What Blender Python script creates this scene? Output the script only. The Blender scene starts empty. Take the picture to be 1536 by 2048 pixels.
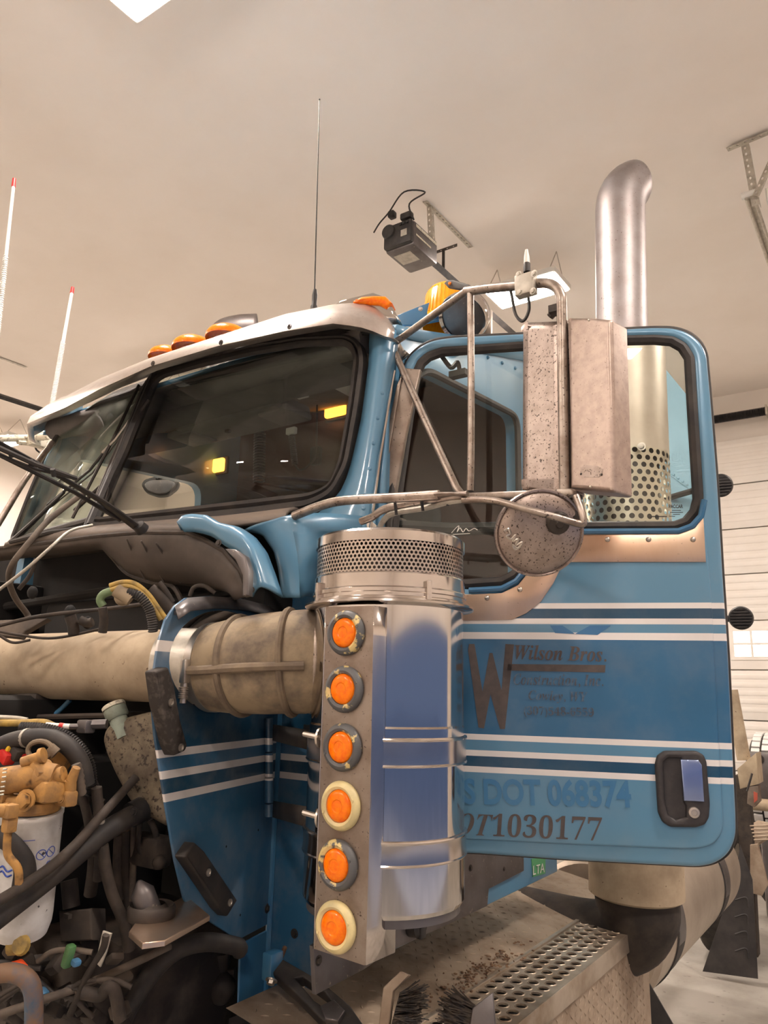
import bpy, bmesh, math, random
import numpy as np
from mathutils import Vector, Matrix
from mathutils.geometry import tessellate_polygon
random.seed(7)
SC = bpy.context.scene
COL = SC.collection
# ------------------------------------------------------------------ camera, world, exposure
F = 1520.0
YAW, PIT, ROL = math.radians(34.6), math.radians(12.9), math.radians(1.3)
C = np.array([1.262, -1.887, 1.95])
_f0 = np.array([-math.sin(YAW), math.cos(YAW), 0]); _r0 = np.array([math.cos(YAW), math.sin(YAW), 0]); _z = np.array([0, 0, 1.0])
FW = _f0*math.cos(PIT) + _z*math.sin(PIT); _u0 = -_f0*math.sin(PIT) + _z*math.cos(PIT)
CR = math.cos(ROL)*_r0 + math.sin(ROL)*_u0; CU = -math.sin(ROL)*_r0 + math.cos(ROL)*_u0
cam = bpy.data.cameras.new('camera'); co = bpy.data.objects.new('camera', cam); COL.objects.link(co)
cam.sensor_width = 36; cam.lens = F/2048*36; cam.clip_start = 0.05
co.matrix_world = Matrix(((CR[0], CU[0], -FW[0], C[0]), (CR[1], CU[1], -FW[1], C[1]), (CR[2], CU[2], -FW[2], C[2]), (0, 0, 0, 1)))
SC.camera = co
SC.view_settings.view_transform = 'Standard'; SC.view_settings.look = 'None'
SC.view_settings.exposure = 0.55; SC.view_settings.gamma = 1.0; SC.view_settings.use_curve_mapping = False
w = bpy.data.worlds.new('world'); SC.world = w; w.use_nodes = True
w.node_tree.nodes['Background'].inputs[0].default_value = (0.10, 0.135, 0.235, 1); w.node_tree.nodes['Background'].inputs[1].default_value = 1.0
LIGHT_COL, LIGHT_STRENGTH = (1.0, 0.875, 0.785, 1), 138.0

# ------------------------------------------------------------------ measuring helpers
def ray(x, y): return FW + CR*(x-768)/F - CU*(y-1024)/F
def P(x, y, X=None, Y=None, Z=None, D=None, pl=None):
    d = ray(x, y)
    if X is not None: t = (X-C[0])/d[0]
    elif Y is not None: t = (Y-C[1])/d[1]
    elif Z is not None: t = (Z-C[2])/d[2]
    elif D is not None: t = D
    else: t = np.dot(pl[0]-C, pl[1])/np.dot(d, pl[1])
    return Vector(C+d*t)
def PS(pts, **k): return [P(x, y, **k) for x, y in pts]
def plane(p, n):
    n = np.array(n, float); return (np.array(p, float), n/np.linalg.norm(n))
DOOR = plane((0, 0, 0), (.349, -.937, 0))
PANEL = plane((-.25, -.68, 0), (.966, .258, 0))
def off(pl, d): return (pl[0]+pl[1]*d, pl[1])
def frame_of(pl):
    n = Vector(pl[1])
    ux = Vector((0, 0, 1)).cross(n)
    if ux.length < .05: ux = Vector((1, 0, 0))
    ux.normalize(); uy = n.cross(ux)
    o = Vector(pl[0])
    return Matrix(((ux.x, uy.x, n.x, o.x), (ux.y, uy.y, n.y, o.y), (ux.z, uy.z, n.z, o.z), (0, 0, 0, 1)))

# ------------------------------------------------------------------ materials
def lin(c): return c/12.92 if c <= .04045 else ((c+.055)/1.055)**2.4
def rgb(r, g, b): return (lin(r/255), lin(g/255), lin(b/255), 1)
def nodes(name):
    m = bpy.data.materials.new(name); m.use_nodes = True
    nt = m.node_tree; b = nt.nodes['Principled BSDF']
    return m, nt, b
def N(nt, t, **k):
    n = nt.nodes.new(t)
    for a, v in k.items():
        if a.startswith('i_'):
            key = a[2:]; n.inputs[int(key) if key.isdigit() else key.replace('_', ' ')].default_value = v
        else: setattr(n, a, v)
    return n
def mixc(nt, fac, a, b):
    n = N(nt, 'ShaderNodeMix', data_type='RGBA')
    for s, v in ((0, fac), (6, a), (7, b)):
        if hasattr(v, 'is_linked') or hasattr(v, 'links'): nt.links.new(v, n.inputs[s])
        else: n.inputs[s].default_value = v
    return n.outputs[2]
def noise_fac(nt, scale, lo, hi, detail=6, stretch=None, rough=.6):
    tc = N(nt, 'ShaderNodeTexCoord'); src = tc.outputs['Object']
    if stretch:
        mp = N(nt, 'ShaderNodeMapping'); mp.inputs['Scale'].default_value = stretch
        nt.links.new(src, mp.inputs[0]); src = mp.outputs[0]
    n = N(nt, 'ShaderNodeTexNoise', i_Scale=scale, i_Detail=detail, i_Roughness=rough); nt.links.new(src, n.inputs['Vector'])
    r = N(nt, 'ShaderNodeMapRange'); r.inputs['From Min'].default_value = lo; r.inputs['From Max'].default_value = hi
    nt.links.new(n.outputs[0], r.inputs[0]); return r.outputs[0]
def bump(nt, b, fac, strength, dist=.002):
    bp = N(nt, 'ShaderNodeBump', i_Strength=strength, i_Distance=dist); nt.links.new(fac, bp.inputs['Height']); nt.links.new(bp.outputs[0], b.inputs['Normal'])
def surf(name, c, c2=None, rough=.5, metal=0, scale=12, lo=.4, hi=.65, specks=None, sscale=90, slo=.66, shi=.7, coat=0, bmp=0, stretch=None, spec=None):
    """base colour broken by noise towards c2 (dust, wear), optional dark specks"""
    m, nt, b = nodes(name)
    b.inputs['Roughness'].default_value = rough; b.inputs['Metallic'].default_value = metal
    b.inputs['Coat Weight'].default_value = coat; b.inputs['Coat Roughness'].default_value = .12
    if spec is not None: b.inputs['Specular IOR Level'].default_value = spec
    out = None
    if c2 is not None:
        f = noise_fac(nt, scale, lo, hi, stretch=stretch); out = mixc(nt, f, c, c2)
        if bmp: bump(nt, b, f, bmp)
    if specks is not None:
        f2 = noise_fac(nt, sscale, slo, shi, detail=2)
        out = mixc(nt, f2, out if out is not None else c, specks)
        mr = N(nt, 'ShaderNodeMapRange'); mr.inputs['To Min'].default_value = metal; mr.inputs['To Max'].default_value = 0
        nt.links.new(f2, mr.inputs[0]); nt.links.new(mr.outputs[0], b.inputs['Metallic'])
    if out is not None: nt.links.new(out, b.inputs['Base Color'])
    else: b.inputs['Base Color'].default_value = c
    return m
def emis(name, c, s):
    m, nt, b = nodes(name); b.inputs['Base Color'].default_value = (.8, .8, .8, 1)
    b.inputs['Emission Color'].default_value = c; b.inputs['Emission Strength'].default_value = s; return m
def glass(name, tint, ior=1.45, rough=.0, dust=None):
    m, nt, b = nodes(name); nt.nodes.remove(b); out = nt.nodes['Material Output']
    t = N(nt, 'ShaderNodeBsdfTransparent'); t.inputs[0].default_value = tint
    g = N(nt, 'ShaderNodeBsdfGlossy'); g.inputs['Roughness'].default_value = rough; g.inputs[0].default_value = (1, 1, 1, 1)
    lw = N(nt, 'ShaderNodeLayerWeight'); pw = N(nt, 'ShaderNodeMath', operation='POWER'); pw.inputs[1].default_value = 5; nt.links.new(lw.outputs['Facing'], pw.inputs[0])
    f0 = ((ior-1)/(ior+1))**2; fr = N(nt, 'ShaderNodeMapRange'); fr.inputs['To Min'].default_value = f0; fr.inputs['To Max'].default_value = 1.0; nt.links.new(pw.outputs[0], fr.inputs[0])
    mx = N(nt, 'ShaderNodeMixShader'); nt.links.new(fr.outputs[0], mx.inputs[0]); nt.links.new(t.outputs[0], mx.inputs[1]); nt.links.new(g.outputs[0], mx.inputs[2])
    last = mx.outputs[0]
    if dust:
        d = N(nt, 'ShaderNodeBsdfDiffuse'); d.inputs[0].default_value = dust[0]
        f = noise_fac(nt, 5, .3, .8); mu = N(nt, 'ShaderNodeMath', operation='MULTIPLY'); mu.inputs[1].default_value = dust[1]; nt.links.new(f, mu.inputs[0])
        m2 = N(nt, 'ShaderNodeMixShader'); nt.links.new(mu.outputs[0], m2.inputs[0]); nt.links.new(last, m2.inputs[1]); nt.links.new(d.outputs[0], m2.inputs[2]); last = m2.outputs[0]
    nt.links.new(last, out.inputs[0]); return m
L_BLUE, M_BLUE, D_BLUE, WHITE = rgb(89, 135, 164), rgb(53, 102, 137), rgb(28, 72, 99), rgb(228, 222, 218)
def paint(name, bands, top, rough=.34, dust=.12):
    """enamel with horizontal vinyl bands: bands = [(z_from, colour)] from low to high"""
    m, nt, b = nodes(name)
    b.inputs['Roughness'].default_value = rough; b.inputs['Coat Weight'].default_value = .5; b.inputs['Coat Roughness'].default_value = .15; b.inputs['Metallic'].default_value = .15
    g = N(nt, 'ShaderNodeNewGeometry'); sx = N(nt, 'ShaderNodeSeparateXYZ'); nt.links.new(g.outputs['Position'], sx.inputs[0])
    mr = N(nt, 'ShaderNodeMapRange'); mr.inputs['From Min'].default_value = 1.4; mr.inputs['From Max'].default_value = 2.4; nt.links.new(sx.outputs[2], mr.inputs[0])
    cr = N(nt, 'ShaderNodeValToRGB'); cr.color_ramp.interpolation = 'CONSTANT'; el = cr.color_ramp.elements
    el.remove(el[1]); el[0].position = 0; el[0].color = bands[0][1]
    for z, c in bands[1:]:
        e = el.new(min(1, max(0, (z-1.4)))); e.color = c
    nt.links.new(mr.outputs[0], cr.inputs[0])
    f = noise_fac(nt, 9, .45, .8); mu = N(nt, 'ShaderNodeMath', operation='MULTIPLY'); mu.inputs[1].default_value = dust; nt.links.new(f, mu.inputs[0])
    out = mixc(nt, mu.outputs[0], cr.outputs[0], rgb(175, 165, 150))
    nt.links.new(out, b.inputs['Base Color']); return m
DB = [(0, L_BLUE), (1.722, WHITE), (1.738, D_BLUE), (1.765, WHITE), (1.779, L_BLUE), (1.808, WHITE), (1.824, M_BLUE), (2.085, WHITE), (2.105, L_BLUE), (2.128, WHITE), (2.146, D_BLUE), (2.170, WHITE), (2.187, L_BLUE)]
PB = [(0, M_BLUE), (1.660, WHITE), (1.679, D_BLUE), (1.714, WHITE), (1.734, M_BLUE), (1.766, WHITE), (1.784, D_BLUE), (1.97, M_BLUE), (2.02, WHITE), (2.045, M_BLUE)]  # dark blue between the top stripe and the pipe holds the pipe's shade
M = {}
M['door_paint'] = paint('door_paint', DB, L_BLUE)
M['panel_paint'] = paint('panel_paint', PB, L_BLUE, dust=.3)
M['cab_paint'] = surf('cab_paint', L_BLUE, rgb(88, 136, 168), rough=.36, coat=.5, scale=6)
M['deep_blue'] = surf('deep_blue', rgb(48, 102, 142), rgb(64, 112, 144), rough=.36, coat=.4, scale=6)
M['bulk_blue'] = surf('bulk_blue', rgb(150, 188, 206), rgb(140, 178, 196), rough=.5, scale=4)
M['chrome'] = surf('chrome', rgb(205, 200, 196), rough=.09, metal=1)
M['polished'] = surf('polished', rgb(202, 194, 188), rgb(175, 165, 158), rough=.16, metal=1, scale=5, lo=.45, hi=.8, specks=rgb(120, 105, 95), sscale=120, slo=.74, shi=.8)
M['stainless'] = surf('stainless', rgb(190, 178, 170), rgb(165, 150, 142), rough=.34, metal=1, scale=14, specks=rgb(70, 55, 48), sscale=140, slo=.66, shi=.72)
M['mirror_shell'] = surf('mirror_shell', rgb(172, 157, 149), rgb(154, 140, 132), rough=.4, metal=.95, scale=30, specks=rgb(64, 50, 42), sscale=170, slo=.60, shi=.65)
M['mirror_shell_clean'] = surf('mirror_shell_clean', rgb(182, 165, 155), rgb(166, 149, 140), rough=.42, metal=.9, scale=40, specks=rgb(110, 92, 82), sscale=200, slo=.66, shi=.72)
M['tube_metal'] = surf('tube_metal', rgb(168, 156, 146), rgb(132, 118, 108), rough=.38, metal=.85, scale=25, specks=rgb(60, 48, 40), sscale=120, slo=.64, shi=.7)
M['stack_metal'] = surf('stack_metal', rgb(166, 160, 160), rgb(154, 146, 144), rough=.5, metal=1, scale=12, specks=rgb(70, 50, 42), sscale=110, slo=.68, shi=.73)
M['trim_metal'] = surf('trim_metal', rgb(214, 190, 168), rgb(204, 172, 146), rough=.3, metal=.9, scale=6, stretch=(1, 1, .3), specks=rgb(110, 92, 80), sscale=150, slo=.72, shi=.78)
M['light_plate'] = surf('light_plate', rgb(150, 138, 128), rgb(122, 106, 94), rough=.45, metal=.8, scale=9, specks=rgb(60, 42, 32), sscale=130, slo=.67, shi=.72)
M['visor_metal'] = surf('visor_metal', rgb(205, 195, 187), rgb(190, 178, 170), rough=.33, metal=.9, scale=20, specks=rgb(150, 120, 100), sscale=160, slo=.68, shi=.74)
M['grey_metal'] = surf('grey_metal', rgb(112, 108, 108), rgb(96, 90, 88), rough=.42, metal=.7, scale=8, specks=rgb(165, 152, 135), sscale=60, slo=.68, shi=.78)
M['dark_metal'] = surf('dark_metal', rgb(70, 62, 56), rgb(45, 40, 36), rough=.55, metal=.3, scale=10)
M['galv'] = surf('galv', rgb(190, 184, 172), rgb(165, 158, 146), rough=.45, metal=.5, scale=25)
M['rubber'] = surf('rubber', rgb(40, 37, 36), rgb(58, 52, 47), rough=.62, scale=16)
M['dusty_rubber'] = surf('dusty_rubber', rgb(72, 63, 56), rgb(108, 95, 82), rough=.75, scale=8)
M['black_plastic'] = surf('black_plastic', rgb(30, 28, 28), rgb(52, 48, 46), rough=.5, scale=18)
M['handle_plastic'] = surf('handle_plastic', rgb(44, 41, 42), rgb(54, 50, 50), rough=.55, scale=60)
M['block_rubber'] = surf('block_rubber', rgb(48, 42, 38), rgb(100, 92, 84), rough=.7, scale=34, lo=.5, hi=.75, bmp=.5)
M['blue_reflection'] = surf('blue_reflection', rgb(150, 166, 205), rough=.25, metal=.9)  # reflected dusk blue put into the lever's metal colour
M['dust'] = surf('dusty_pipe', rgb(176, 158, 132), rgb(146, 128, 105), rough=.8, scale=7, specks=rgb(96, 74, 58), sscale=50, slo=.7, shi=.75)
M['boot'] = surf('boot_rubber', rgb(150, 132, 106), rgb(96, 84, 72), rough=.75, scale=8, lo=.42, hi=.62)
M['boot_rib'] = surf('boot_rib', rgb(98, 84, 70), rgb(122, 106, 86), rough=.75, scale=18)
M['cast_tan'] = surf('cast_tan', rgb(178, 132, 70), rgb(138, 104, 66), rough=.7, scale=24, specks=rgb(84, 60, 36), sscale=34, slo=.58, shi=.72, bmp=.3)  # dusty tan, taken darker to carry the engine bay's shade
M['filter_white'] = surf('filter_white', rgb(226, 224, 222), rgb(200, 196, 190), rough=.4, scale=14, specks=rgb(70, 66, 66), sscale=45, slo=.69, shi=.72)
M['blue_ink'] = surf('blue_ink', rgb(45, 75, 165), rough=.5)
M['bottle'] = surf('bottle_plastic', rgb(128, 114, 92), rgb(84, 72, 58), rough=.75, scale=10, lo=.38, hi=.6, specks=rgb(56, 44, 34), sscale=85, slo=.55, shi=.64)  # dirty plastic, its colour lowered further for the bay's shade
M['cap_green'] = surf('cap_green', rgb(150, 160, 145), rgb(128, 132, 118), rough=.6, scale=25)
M['cap_white'] = surf('cap_white', rgb(214, 206, 186), rgb(120, 108, 92), rough=.6, scale=70, lo=.55, hi=.65)
M['grime'] = surf('grime', rgb(42, 36, 32), rgb(72, 62, 53), rough=.8, scale=9)
M['firewall'] = surf('firewall_grime_shade', rgb(17, 16, 15), rgb(28, 25, 23), rough=.9, scale=5)  # near-black: engine bay shade painted in along with the grime
M['shield'] = surf('shield_dark', rgb(66, 58, 52), rgb(88, 78, 70), rough=.7, scale=5)
M['cowl_grey'] = surf('cowl_grey', rgb(128, 115, 104), rgb(96, 86, 78), rough=.6, scale=6, stretch=(1, 1, 4))
M['hose'] = surf('hose_brown', rgb(66, 56, 48), rgb(44, 38, 33), rough=.75, scale=22)  # hose browns darkened in place of engine bay shade
M['hose_yellow'] = surf('hose_yellow', rgb(178, 146, 70), rgb(120, 100, 60), rough=.6, scale=30)
M['hose_green'] = surf('hose_green', rgb(104, 124, 88), rough=.6)
M['red'] = surf('red_plastic', rgb(200, 45, 40), rough=.4)
M['yellow'] = surf('yellow_plastic', rgb(225, 190, 50), rough=.4)
M['orange_plug'] = surf('orange_plug', rgb(235, 90, 45), rough=.45)
M['green_plug'] = surf('green_plug', rgb(88, 140, 84), rgb(70, 100, 66), rough=.5)
M['blue_plug'] = surf('blue_plug', rgb(74, 128, 170), rgb(66, 96, 120), rough=.5)
M['white_plastic'] = surf('white_plastic', rgb(225, 222, 215), rough=.4)
M['amber'] = surf('amber_lens', rgb(255, 134, 0), rgb(246, 104, 0), rough=.28, coat=.15, scale=90, spec=.3)
M['beacon'] = surf('beacon_lens', rgb(255, 170, 20), rgb(250, 150, 10), rough=.25, coat=.5, scale=25)
M['bezel_dark'] = surf('bezel_worn', rgb(88, 88, 88), rgb(215, 192, 130), rough=.5, scale=30, lo=.55, hi=.6)
M['bezel_cream'] = surf('bezel_cream', rgb(222, 204, 148), rgb(196, 182, 136), rough=.45, scale=20, specks=rgb(110, 108, 100), sscale=14, slo=.64, shi=.68)
M['steel'] = surf('zinc_steel', rgb(190, 182, 172), rough=.35, metal=.9)
M['letter_dark'] = surf('letter_dark', rgb(74, 66, 64), rgb(86, 76, 72), rough=.5, scale=40)
M['letter_worn'] = surf('letter_worn', rgb(66, 72, 82), rgb(80, 104, 128), rough=.5, scale=60, lo=.45, hi=.6)
M['ghost'] = surf('ghost_letter', rgb(58, 112, 154), rgb(66, 118, 156), rough=.36, coat=.4, scale=14)
M['ghost_dark'] = surf('ghost_letter_dark', rgb(52, 106, 150), rough=.36, coat=.4)
M['sticker_green'] = surf('sticker_green', rgb(90, 160, 110), rough=.4)
M['skin_dark'] = surf('interior_dark', rgb(58, 64, 62), rgb(50, 55, 54), rough=.85, scale=30)
M['headliner'] = surf('headliner', rgb(130, 124, 120), rgb(116, 110, 106), rough=.9, scale=8)
M['interior_brown'] = surf('interior_brown', rgb(92, 58, 46), rgb(80, 50, 40), rough=.6, scale=8)
M['glass'] = glass('door_glass', (.945, .985, .975, 1), 1.45)
M['glass_ws'] = glass('windshield_glass', (.93, .965, .94, 1), 1.4, dust=(rgb(190, 175, 155), .015))
M['glass_pass'] = glass('windshield_glass_dusty', (.86, .94, .89, 1), 1.35, dust=(rgb(200, 200, 185), .3))
M['ceiling'] = surf('ceiling_white', rgb(244, 236, 228), rgb(240, 231, 222), rough=.9, scale=1.2)
M['wall'] = surf('wall_white', rgb(230, 222, 212), rgb(226, 216, 206), rough=.8, scale=1.5)
M['garage'] = surf('garage_white', rgb(236, 230, 222), rgb(230, 222, 212), rough=.55, scale=2)
M['snow'] = surf('snow_ground', rgb(225, 228, 235), rgb(205, 208, 216), rough=.8, scale=1)
M['concrete'] = surf('concrete', rgb(168, 163, 155), rgb(142, 136, 127), rough=.55, scale=2.2, specks=rgb(90, 86, 80), sscale=12, slo=.66, shi=.8)
M['lamp'] = emis('lamp_glow', LIGHT_COL, LIGHT_STRENGTH)
M['dome'] = emis('dome_glow', (1.0, .31, .03, 1), 5.5)
M['worn_blue'] = surf('worn_blue', rgb(66, 86, 106), rgb(120, 92, 70), rough=.6, scale=12, lo=.42, hi=.58)
M['daylight'] = emis('daylight_pane', (1.0, .95, .78, 1), 4.0)
M['flap'] = surf('mud_flap', rgb(46, 44, 44), rgb(64, 60, 58), rough=.7, scale=8)
M['tank'] = surf('tank_alu', rgb(196, 184, 168), rgb(180, 166, 150), rough=.42, metal=.75, scale=5)
M['tread'] = surf('tread_alu', rgb(190, 178, 162), rgb(150, 132, 112), rough=.42, metal=.7, scale=6)
M['deck'] = surf('deck_alu', rgb(172, 154, 134), rgb(118, 96, 76), rough=.6, metal=.35, scale=5, lo=.45, hi=.75)
M['rust'] = surf('rust_dirt', rgb(96, 66, 46), rgb(140, 112, 86), rough=.9, scale=30)
M['tire'] = surf('tire_rubber', rgb(40, 38, 38), rgb(70, 66, 62), rough=.8, scale=10)
M['frost'] = surf('frost_white', rgb(225, 222, 218), rough=.7)
M['tail_red'] = surf('tail_red', rgb(176, 84, 66), rough=.4)
M['red_paint'] = surf('red_tip', rgb(210, 40, 40), rough=.4)
M['bristle'] = surf('bristle_black', rgb(36, 33, 32), rgb(80, 68, 56), rough=.8, scale=60)

def dotted(name, base, pitch, hole, rough=.3, dark=None):
    """perforated sheet: a hexagonal grid of real see-through holes, from the UV map in metres"""
    m, nt, b = nodes(name); out = nt.nodes['Material Output']
    b.inputs['Base Color'].default_value = base; b.inputs['Metallic'].default_value = 1; b.inputs['Roughness'].default_value = rough
    uv = N(nt, 'ShaderNodeUVMap')
    ds = []
    for sh in (0, .5):
        v = N(nt, 'ShaderNodeVectorMath', operation='MULTIPLY'); v.inputs[1].default_value = (1/pitch, 1/(pitch*1.732), 0); nt.links.new(uv.outputs[0], v.inputs[0])
        a = N(nt, 'ShaderNodeVectorMath', operation='ADD'); a.inputs[1].default_value = (sh, sh, 0); nt.links.new(v.outputs[0], a.inputs[0])
        fr = N(nt, 'ShaderNodeVectorMath', operation='FRACTION'); nt.links.new(a.outputs[0], fr.inputs[0])
        s = N(nt, 'ShaderNodeVectorMath', operation='SUBTRACT'); s.inputs[1].default_value = (.5, .5, 0); nt.links.new(fr.outputs[0], s.inputs[0])
        k = N(nt, 'ShaderNodeVectorMath', operation='MULTIPLY'); k.inputs[1].default_value = (1, 1.732, 0); nt.links.new(s.outputs[0], k.inputs[0])
        l = N(nt, 'ShaderNodeVectorMath', operation='LENGTH'); nt.links.new(k.outputs[0], l.inputs[0]); ds.append(l.outputs['Value'])
    mn = N(nt, 'ShaderNodeMath', operation='MINIMUM'); nt.links.new(ds[0], mn.inputs[0]); nt.links.new(ds[1], mn.inputs[1])
    lt = N(nt, 'ShaderNodeMath', operation='LESS_THAN'); lt.inputs[1].default_value = hole/pitch; nt.links.new(mn.outputs[0], lt.inputs[0])
    t = N(nt, 'ShaderNodeBsdfTransparent'); mx = N(nt, 'ShaderNodeMixShader')
    nt.links.new(lt.outputs[0], mx.inputs[0]); nt.links.new(b.outputs[0], mx.inputs[1]); nt.links.new(t.outputs[0], mx.inputs[2]); nt.links.new(mx.outputs[0], out.inputs[0])
    return m
M['perf_fine'] = dotted('perforated_fine', rgb(190, 178, 168), .0108, .0036, .3)
M['perf_big'] = dotted('perforated_big', rgb(196, 188, 170), .037, .0115, .3)

# ------------------------------------------------------------------ mesh builders
ROOT = {}
def link(name, me, mat, parent=None):
    o = bpy.data.objects.new(name, me); COL.objects.link(o)
    if mat is not None: me.materials.append(M[mat] if isinstance(mat, str) else mat)
    if parent is not None:
        o.parent = parent
        if parent.type == 'EMPTY': o.matrix_parent_inverse = Matrix.Translation(parent.location).inverted()
    return o
def obj(name, bm, mat, parent=None, smooth=40):
    bmesh.ops.recalc_face_normals(bm, faces=bm.faces[:])
    me = bpy.data.meshes.new(name); bm.to_mesh(me); bm.free()
    for p in me.polygons: p.use_smooth = True
    me.set_sharp_from_angle(angle=math.radians(smooth))
    return link(name, me, mat, parent)
def thing(name, label, cat, loc, group=None):
    o = bpy.data.objects.new(name, None); COL.objects.link(o); o.location = loc; o.empty_display_size = .1
    o['label'] = label; o['category'] = cat
    if group: o['group'] = group
    return o
def tag(o, label, cat=None, group=None):
    o['label'] = label
    if cat: o['category'] = cat
    if group: o['group'] = group
    return o
def struct(o): o['kind'] = 'structure'; return o
def nb(): return bmesh.new()
def box(bm, c, s, R=None, bev=0):
    r = bmesh.ops.create_cube(bm, size=1); vs = r['verts']
    mt = Matrix.Translation(Vector(c)) @ (R.to_4x4() if R is not None else Matrix()) @ Matrix.Diagonal((s[0], s[1], s[2], 1))
    bmesh.ops.transform(bm, matrix=mt, verts=vs)
    if bev:
        es = list({e for v in vs for e in v.link_edges})
        bmesh.ops.bevel(bm, geom=es, offset=bev, segments=2, affect='EDGES', profile=.5)
    return bm
def smooth(pts, k=6):
    pts = [Vector(p) for p in pts]; out = []
    if len(pts) < 3: return pts
    ext = [pts[0]*2-pts[1]] + pts + [pts[-1]*2-pts[-2]]
    for i in range(1, len(ext)-2):
        a, b, c, d = ext[i-1:i+3]
        for j in range(k):
            t = j/k
            out.append(.5*((2*b)+(c-a)*t+(2*a-5*b+4*c-d)*t*t+(3*b-a-3*c+d)*t**3))
    out.append(pts[-1]); return out
def tube(bm, pts, r, n=10, closed=False, cap=True, flat=None):
    """r: number or list; flat=(sx, sy) squashes the section"""
    pts = [Vector(p) for p in pts]; m = len(pts)
    rs = r if isinstance(r, (list, tuple)) else [r]*m
    if len(rs) != m: rs = [float(np.interp(i/(m-1), np.linspace(0, 1, len(rs)), rs)) for i in range(m)]
    tang = []
    for i in range(m):
        a = pts[(i-1) % m] if closed or i > 0 else pts[i]; b = pts[(i+1) % m] if closed or i < m-1 else pts[i]
        t = (b-a); tang.append(t.normalized() if t.length > 1e-9 else Vector((0, 0, 1)))
    nrm = tang[0].orthogonal().normalized() if abs(tang[0].z) > .95 else tang[0].cross(Vector((0, 0, 1))).normalized()
    rings = []
    for i in range(m):
        t = tang[i]; nrm = (nrm - t*nrm.dot(t))
        nrm = nrm.normalized() if nrm.length > 1e-6 else t.orthogonal().normalized()
        bi = t.cross(nrm); ring = []
        for j in range(n):
            a = 2*math.pi*j/n; sx, sy = flat or (1, 1)
            ring.append(bm.verts.new(pts[i] + (nrm*math.cos(a)*sx + bi*math.sin(a)*sy)*rs[i]))
        rings.append(ring)
    for i in range(m if closed else m-1):
        A, B = rings[i], rings[(i+1) % m]
        for j in range(n): bm.faces.new((A[j], A[(j+1) % n], B[(j+1) % n], B[j]))
    if cap and not closed: bm.faces.new(rings[0][::-1]); bm.faces.new(rings[-1])
    return bm
def axis_matrix(o, ax):
    ax = Vector(ax).normalized(); q = Vector((0, 0, 1)).rotation_difference(ax)
    return Matrix.Translation(Vector(o)) @ q.to_matrix().to_4x4()
def lathe(bm, prof, o, ax=(0, 0, 1), n=32, mt=None, uvs=False, a0=0, a1=2*math.pi):
    mt = mt if mt is not None else axis_matrix(o, ax); full = abs(a1-a0-2*math.pi) < 1e-6
    rings = []; uvl = bm.loops.layers.uv.verify() if uvs else None
    cnt = n if full else n+1
    for r, h in prof:
        if r < 1e-6: rings.append([bm.verts.new(mt @ Vector((0, 0, h)))])
        else: rings.append([bm.verts.new(mt @ Vector((r*math.cos(a0+(a1-a0)*j/n), r*math.sin(a0+(a1-a0)*j/n), h))) for j in range(cnt)])
    for i in range(len(rings)-1):
        A, B = rings[i], rings[i+1]
        for j in range(n if full else n):
            jn = (j+1) % cnt
            if len(A) == 1 and len(B) == 1: continue
            if len(A) == 1: f = bm.faces.new((A[0], B[jn], B[j]))
            elif len(B) == 1: f = bm.faces.new((A[j], A[jn], B[0]))
            else:
                f = bm.faces.new((A[j], A[jn], B[jn], B[j]))
                if uvs:
                    r = prof[i][0]; u0, u1 = (a1-a0)*r*j/n, (a1-a0)*r*(j+1)/n
                    for lp, uv in zip(f.loops, ((u0, prof[i][1]), (u1, prof[i][1]), (u1, prof[i+1][1]), (u0, prof[i+1][1]))): lp[uvl].uv = uv
    return bm
def inset2d(pts, d):
    n = len(pts); out = []
    for i in range(n):
        p, a, b = Vector(pts[i]), Vector(pts[i-1]), Vector(pts[(i+1) % n])
        e1 = (p-a); e2 = (b-p)
        e1 = e1.normalized() if e1.length > 1e-9 else Vector((1, 0)); e2 = e2.normalized() if e2.length > 1e-9 else e1
        n1, n2 = Vector((-e1.y, e1.x)), Vector((-e2.y, e2.x)); m = n1+n2
        if m.length < 1e-6: m = n1
        m.normalize(); k = max(.45, m.dot(n1)); out.append(p+m*(d/k))
    return out
def area2(p): return sum(p[i-1][0]*p[i][1]-p[i][0]*p[i-1][1] for i in range(len(p)))/2
def slab2(bm, out, mt, thick, bev=0, holes=(), seg=3):
    """prism of a 2-D outline (holes allowed) in the frame mt: front at local z 0, back at -thick, rounded front edge"""
    loops = []
    for k, l in enumerate([out, *holes]):
        l = [Vector((p[0], p[1])) for p in l]
        if (area2(l) < 0) == (k == 0): l.reverse()
        loops.append(l)
    fronts, backs = [], []
    for l in loops:
        steps = [(bev*(1-math.cos(math.pi/2*j/seg)), -bev*(1-math.sin(math.pi/2*j/seg))) for j in range(seg+1)] if bev else [(0, 0)]
        rings = [[bm.verts.new(mt @ Vector((p.x, p.y, -thick))) for p in l]]
        for d, h in steps:
            q = inset2d(l, d) if d else l
            rings.append([bm.verts.new(mt @ Vector((p.x, p.y, h))) for p in q])
        for A, B in zip(rings, rings[1:]):
            for j in range(len(A)):
                bm.faces.new((A[j-1], A[j], B[j], B[j-1]))
        backs.append(rings[0]); fronts.append(rings[-1])
    inv = mt.inverted()
    for grp in (fronts, backs):
        flat = [v for r in grp for v in r]
        if len(grp) == 1 and len(grp[0]) > 2 and not holes:
            tris = tessellate_polygon([[Vector(((inv @ v.co).x, (inv @ v.co).y, 0)) for v in grp[0]]])
        else: tris = tessellate_polygon([[Vector(((inv @ v.co).x, (inv @ v.co).y, 0)) for v in r] for r in grp])
        for t in tris:
            try: bm.faces.new([flat[i] for i in t])
            except ValueError: pass
    return bm
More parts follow.
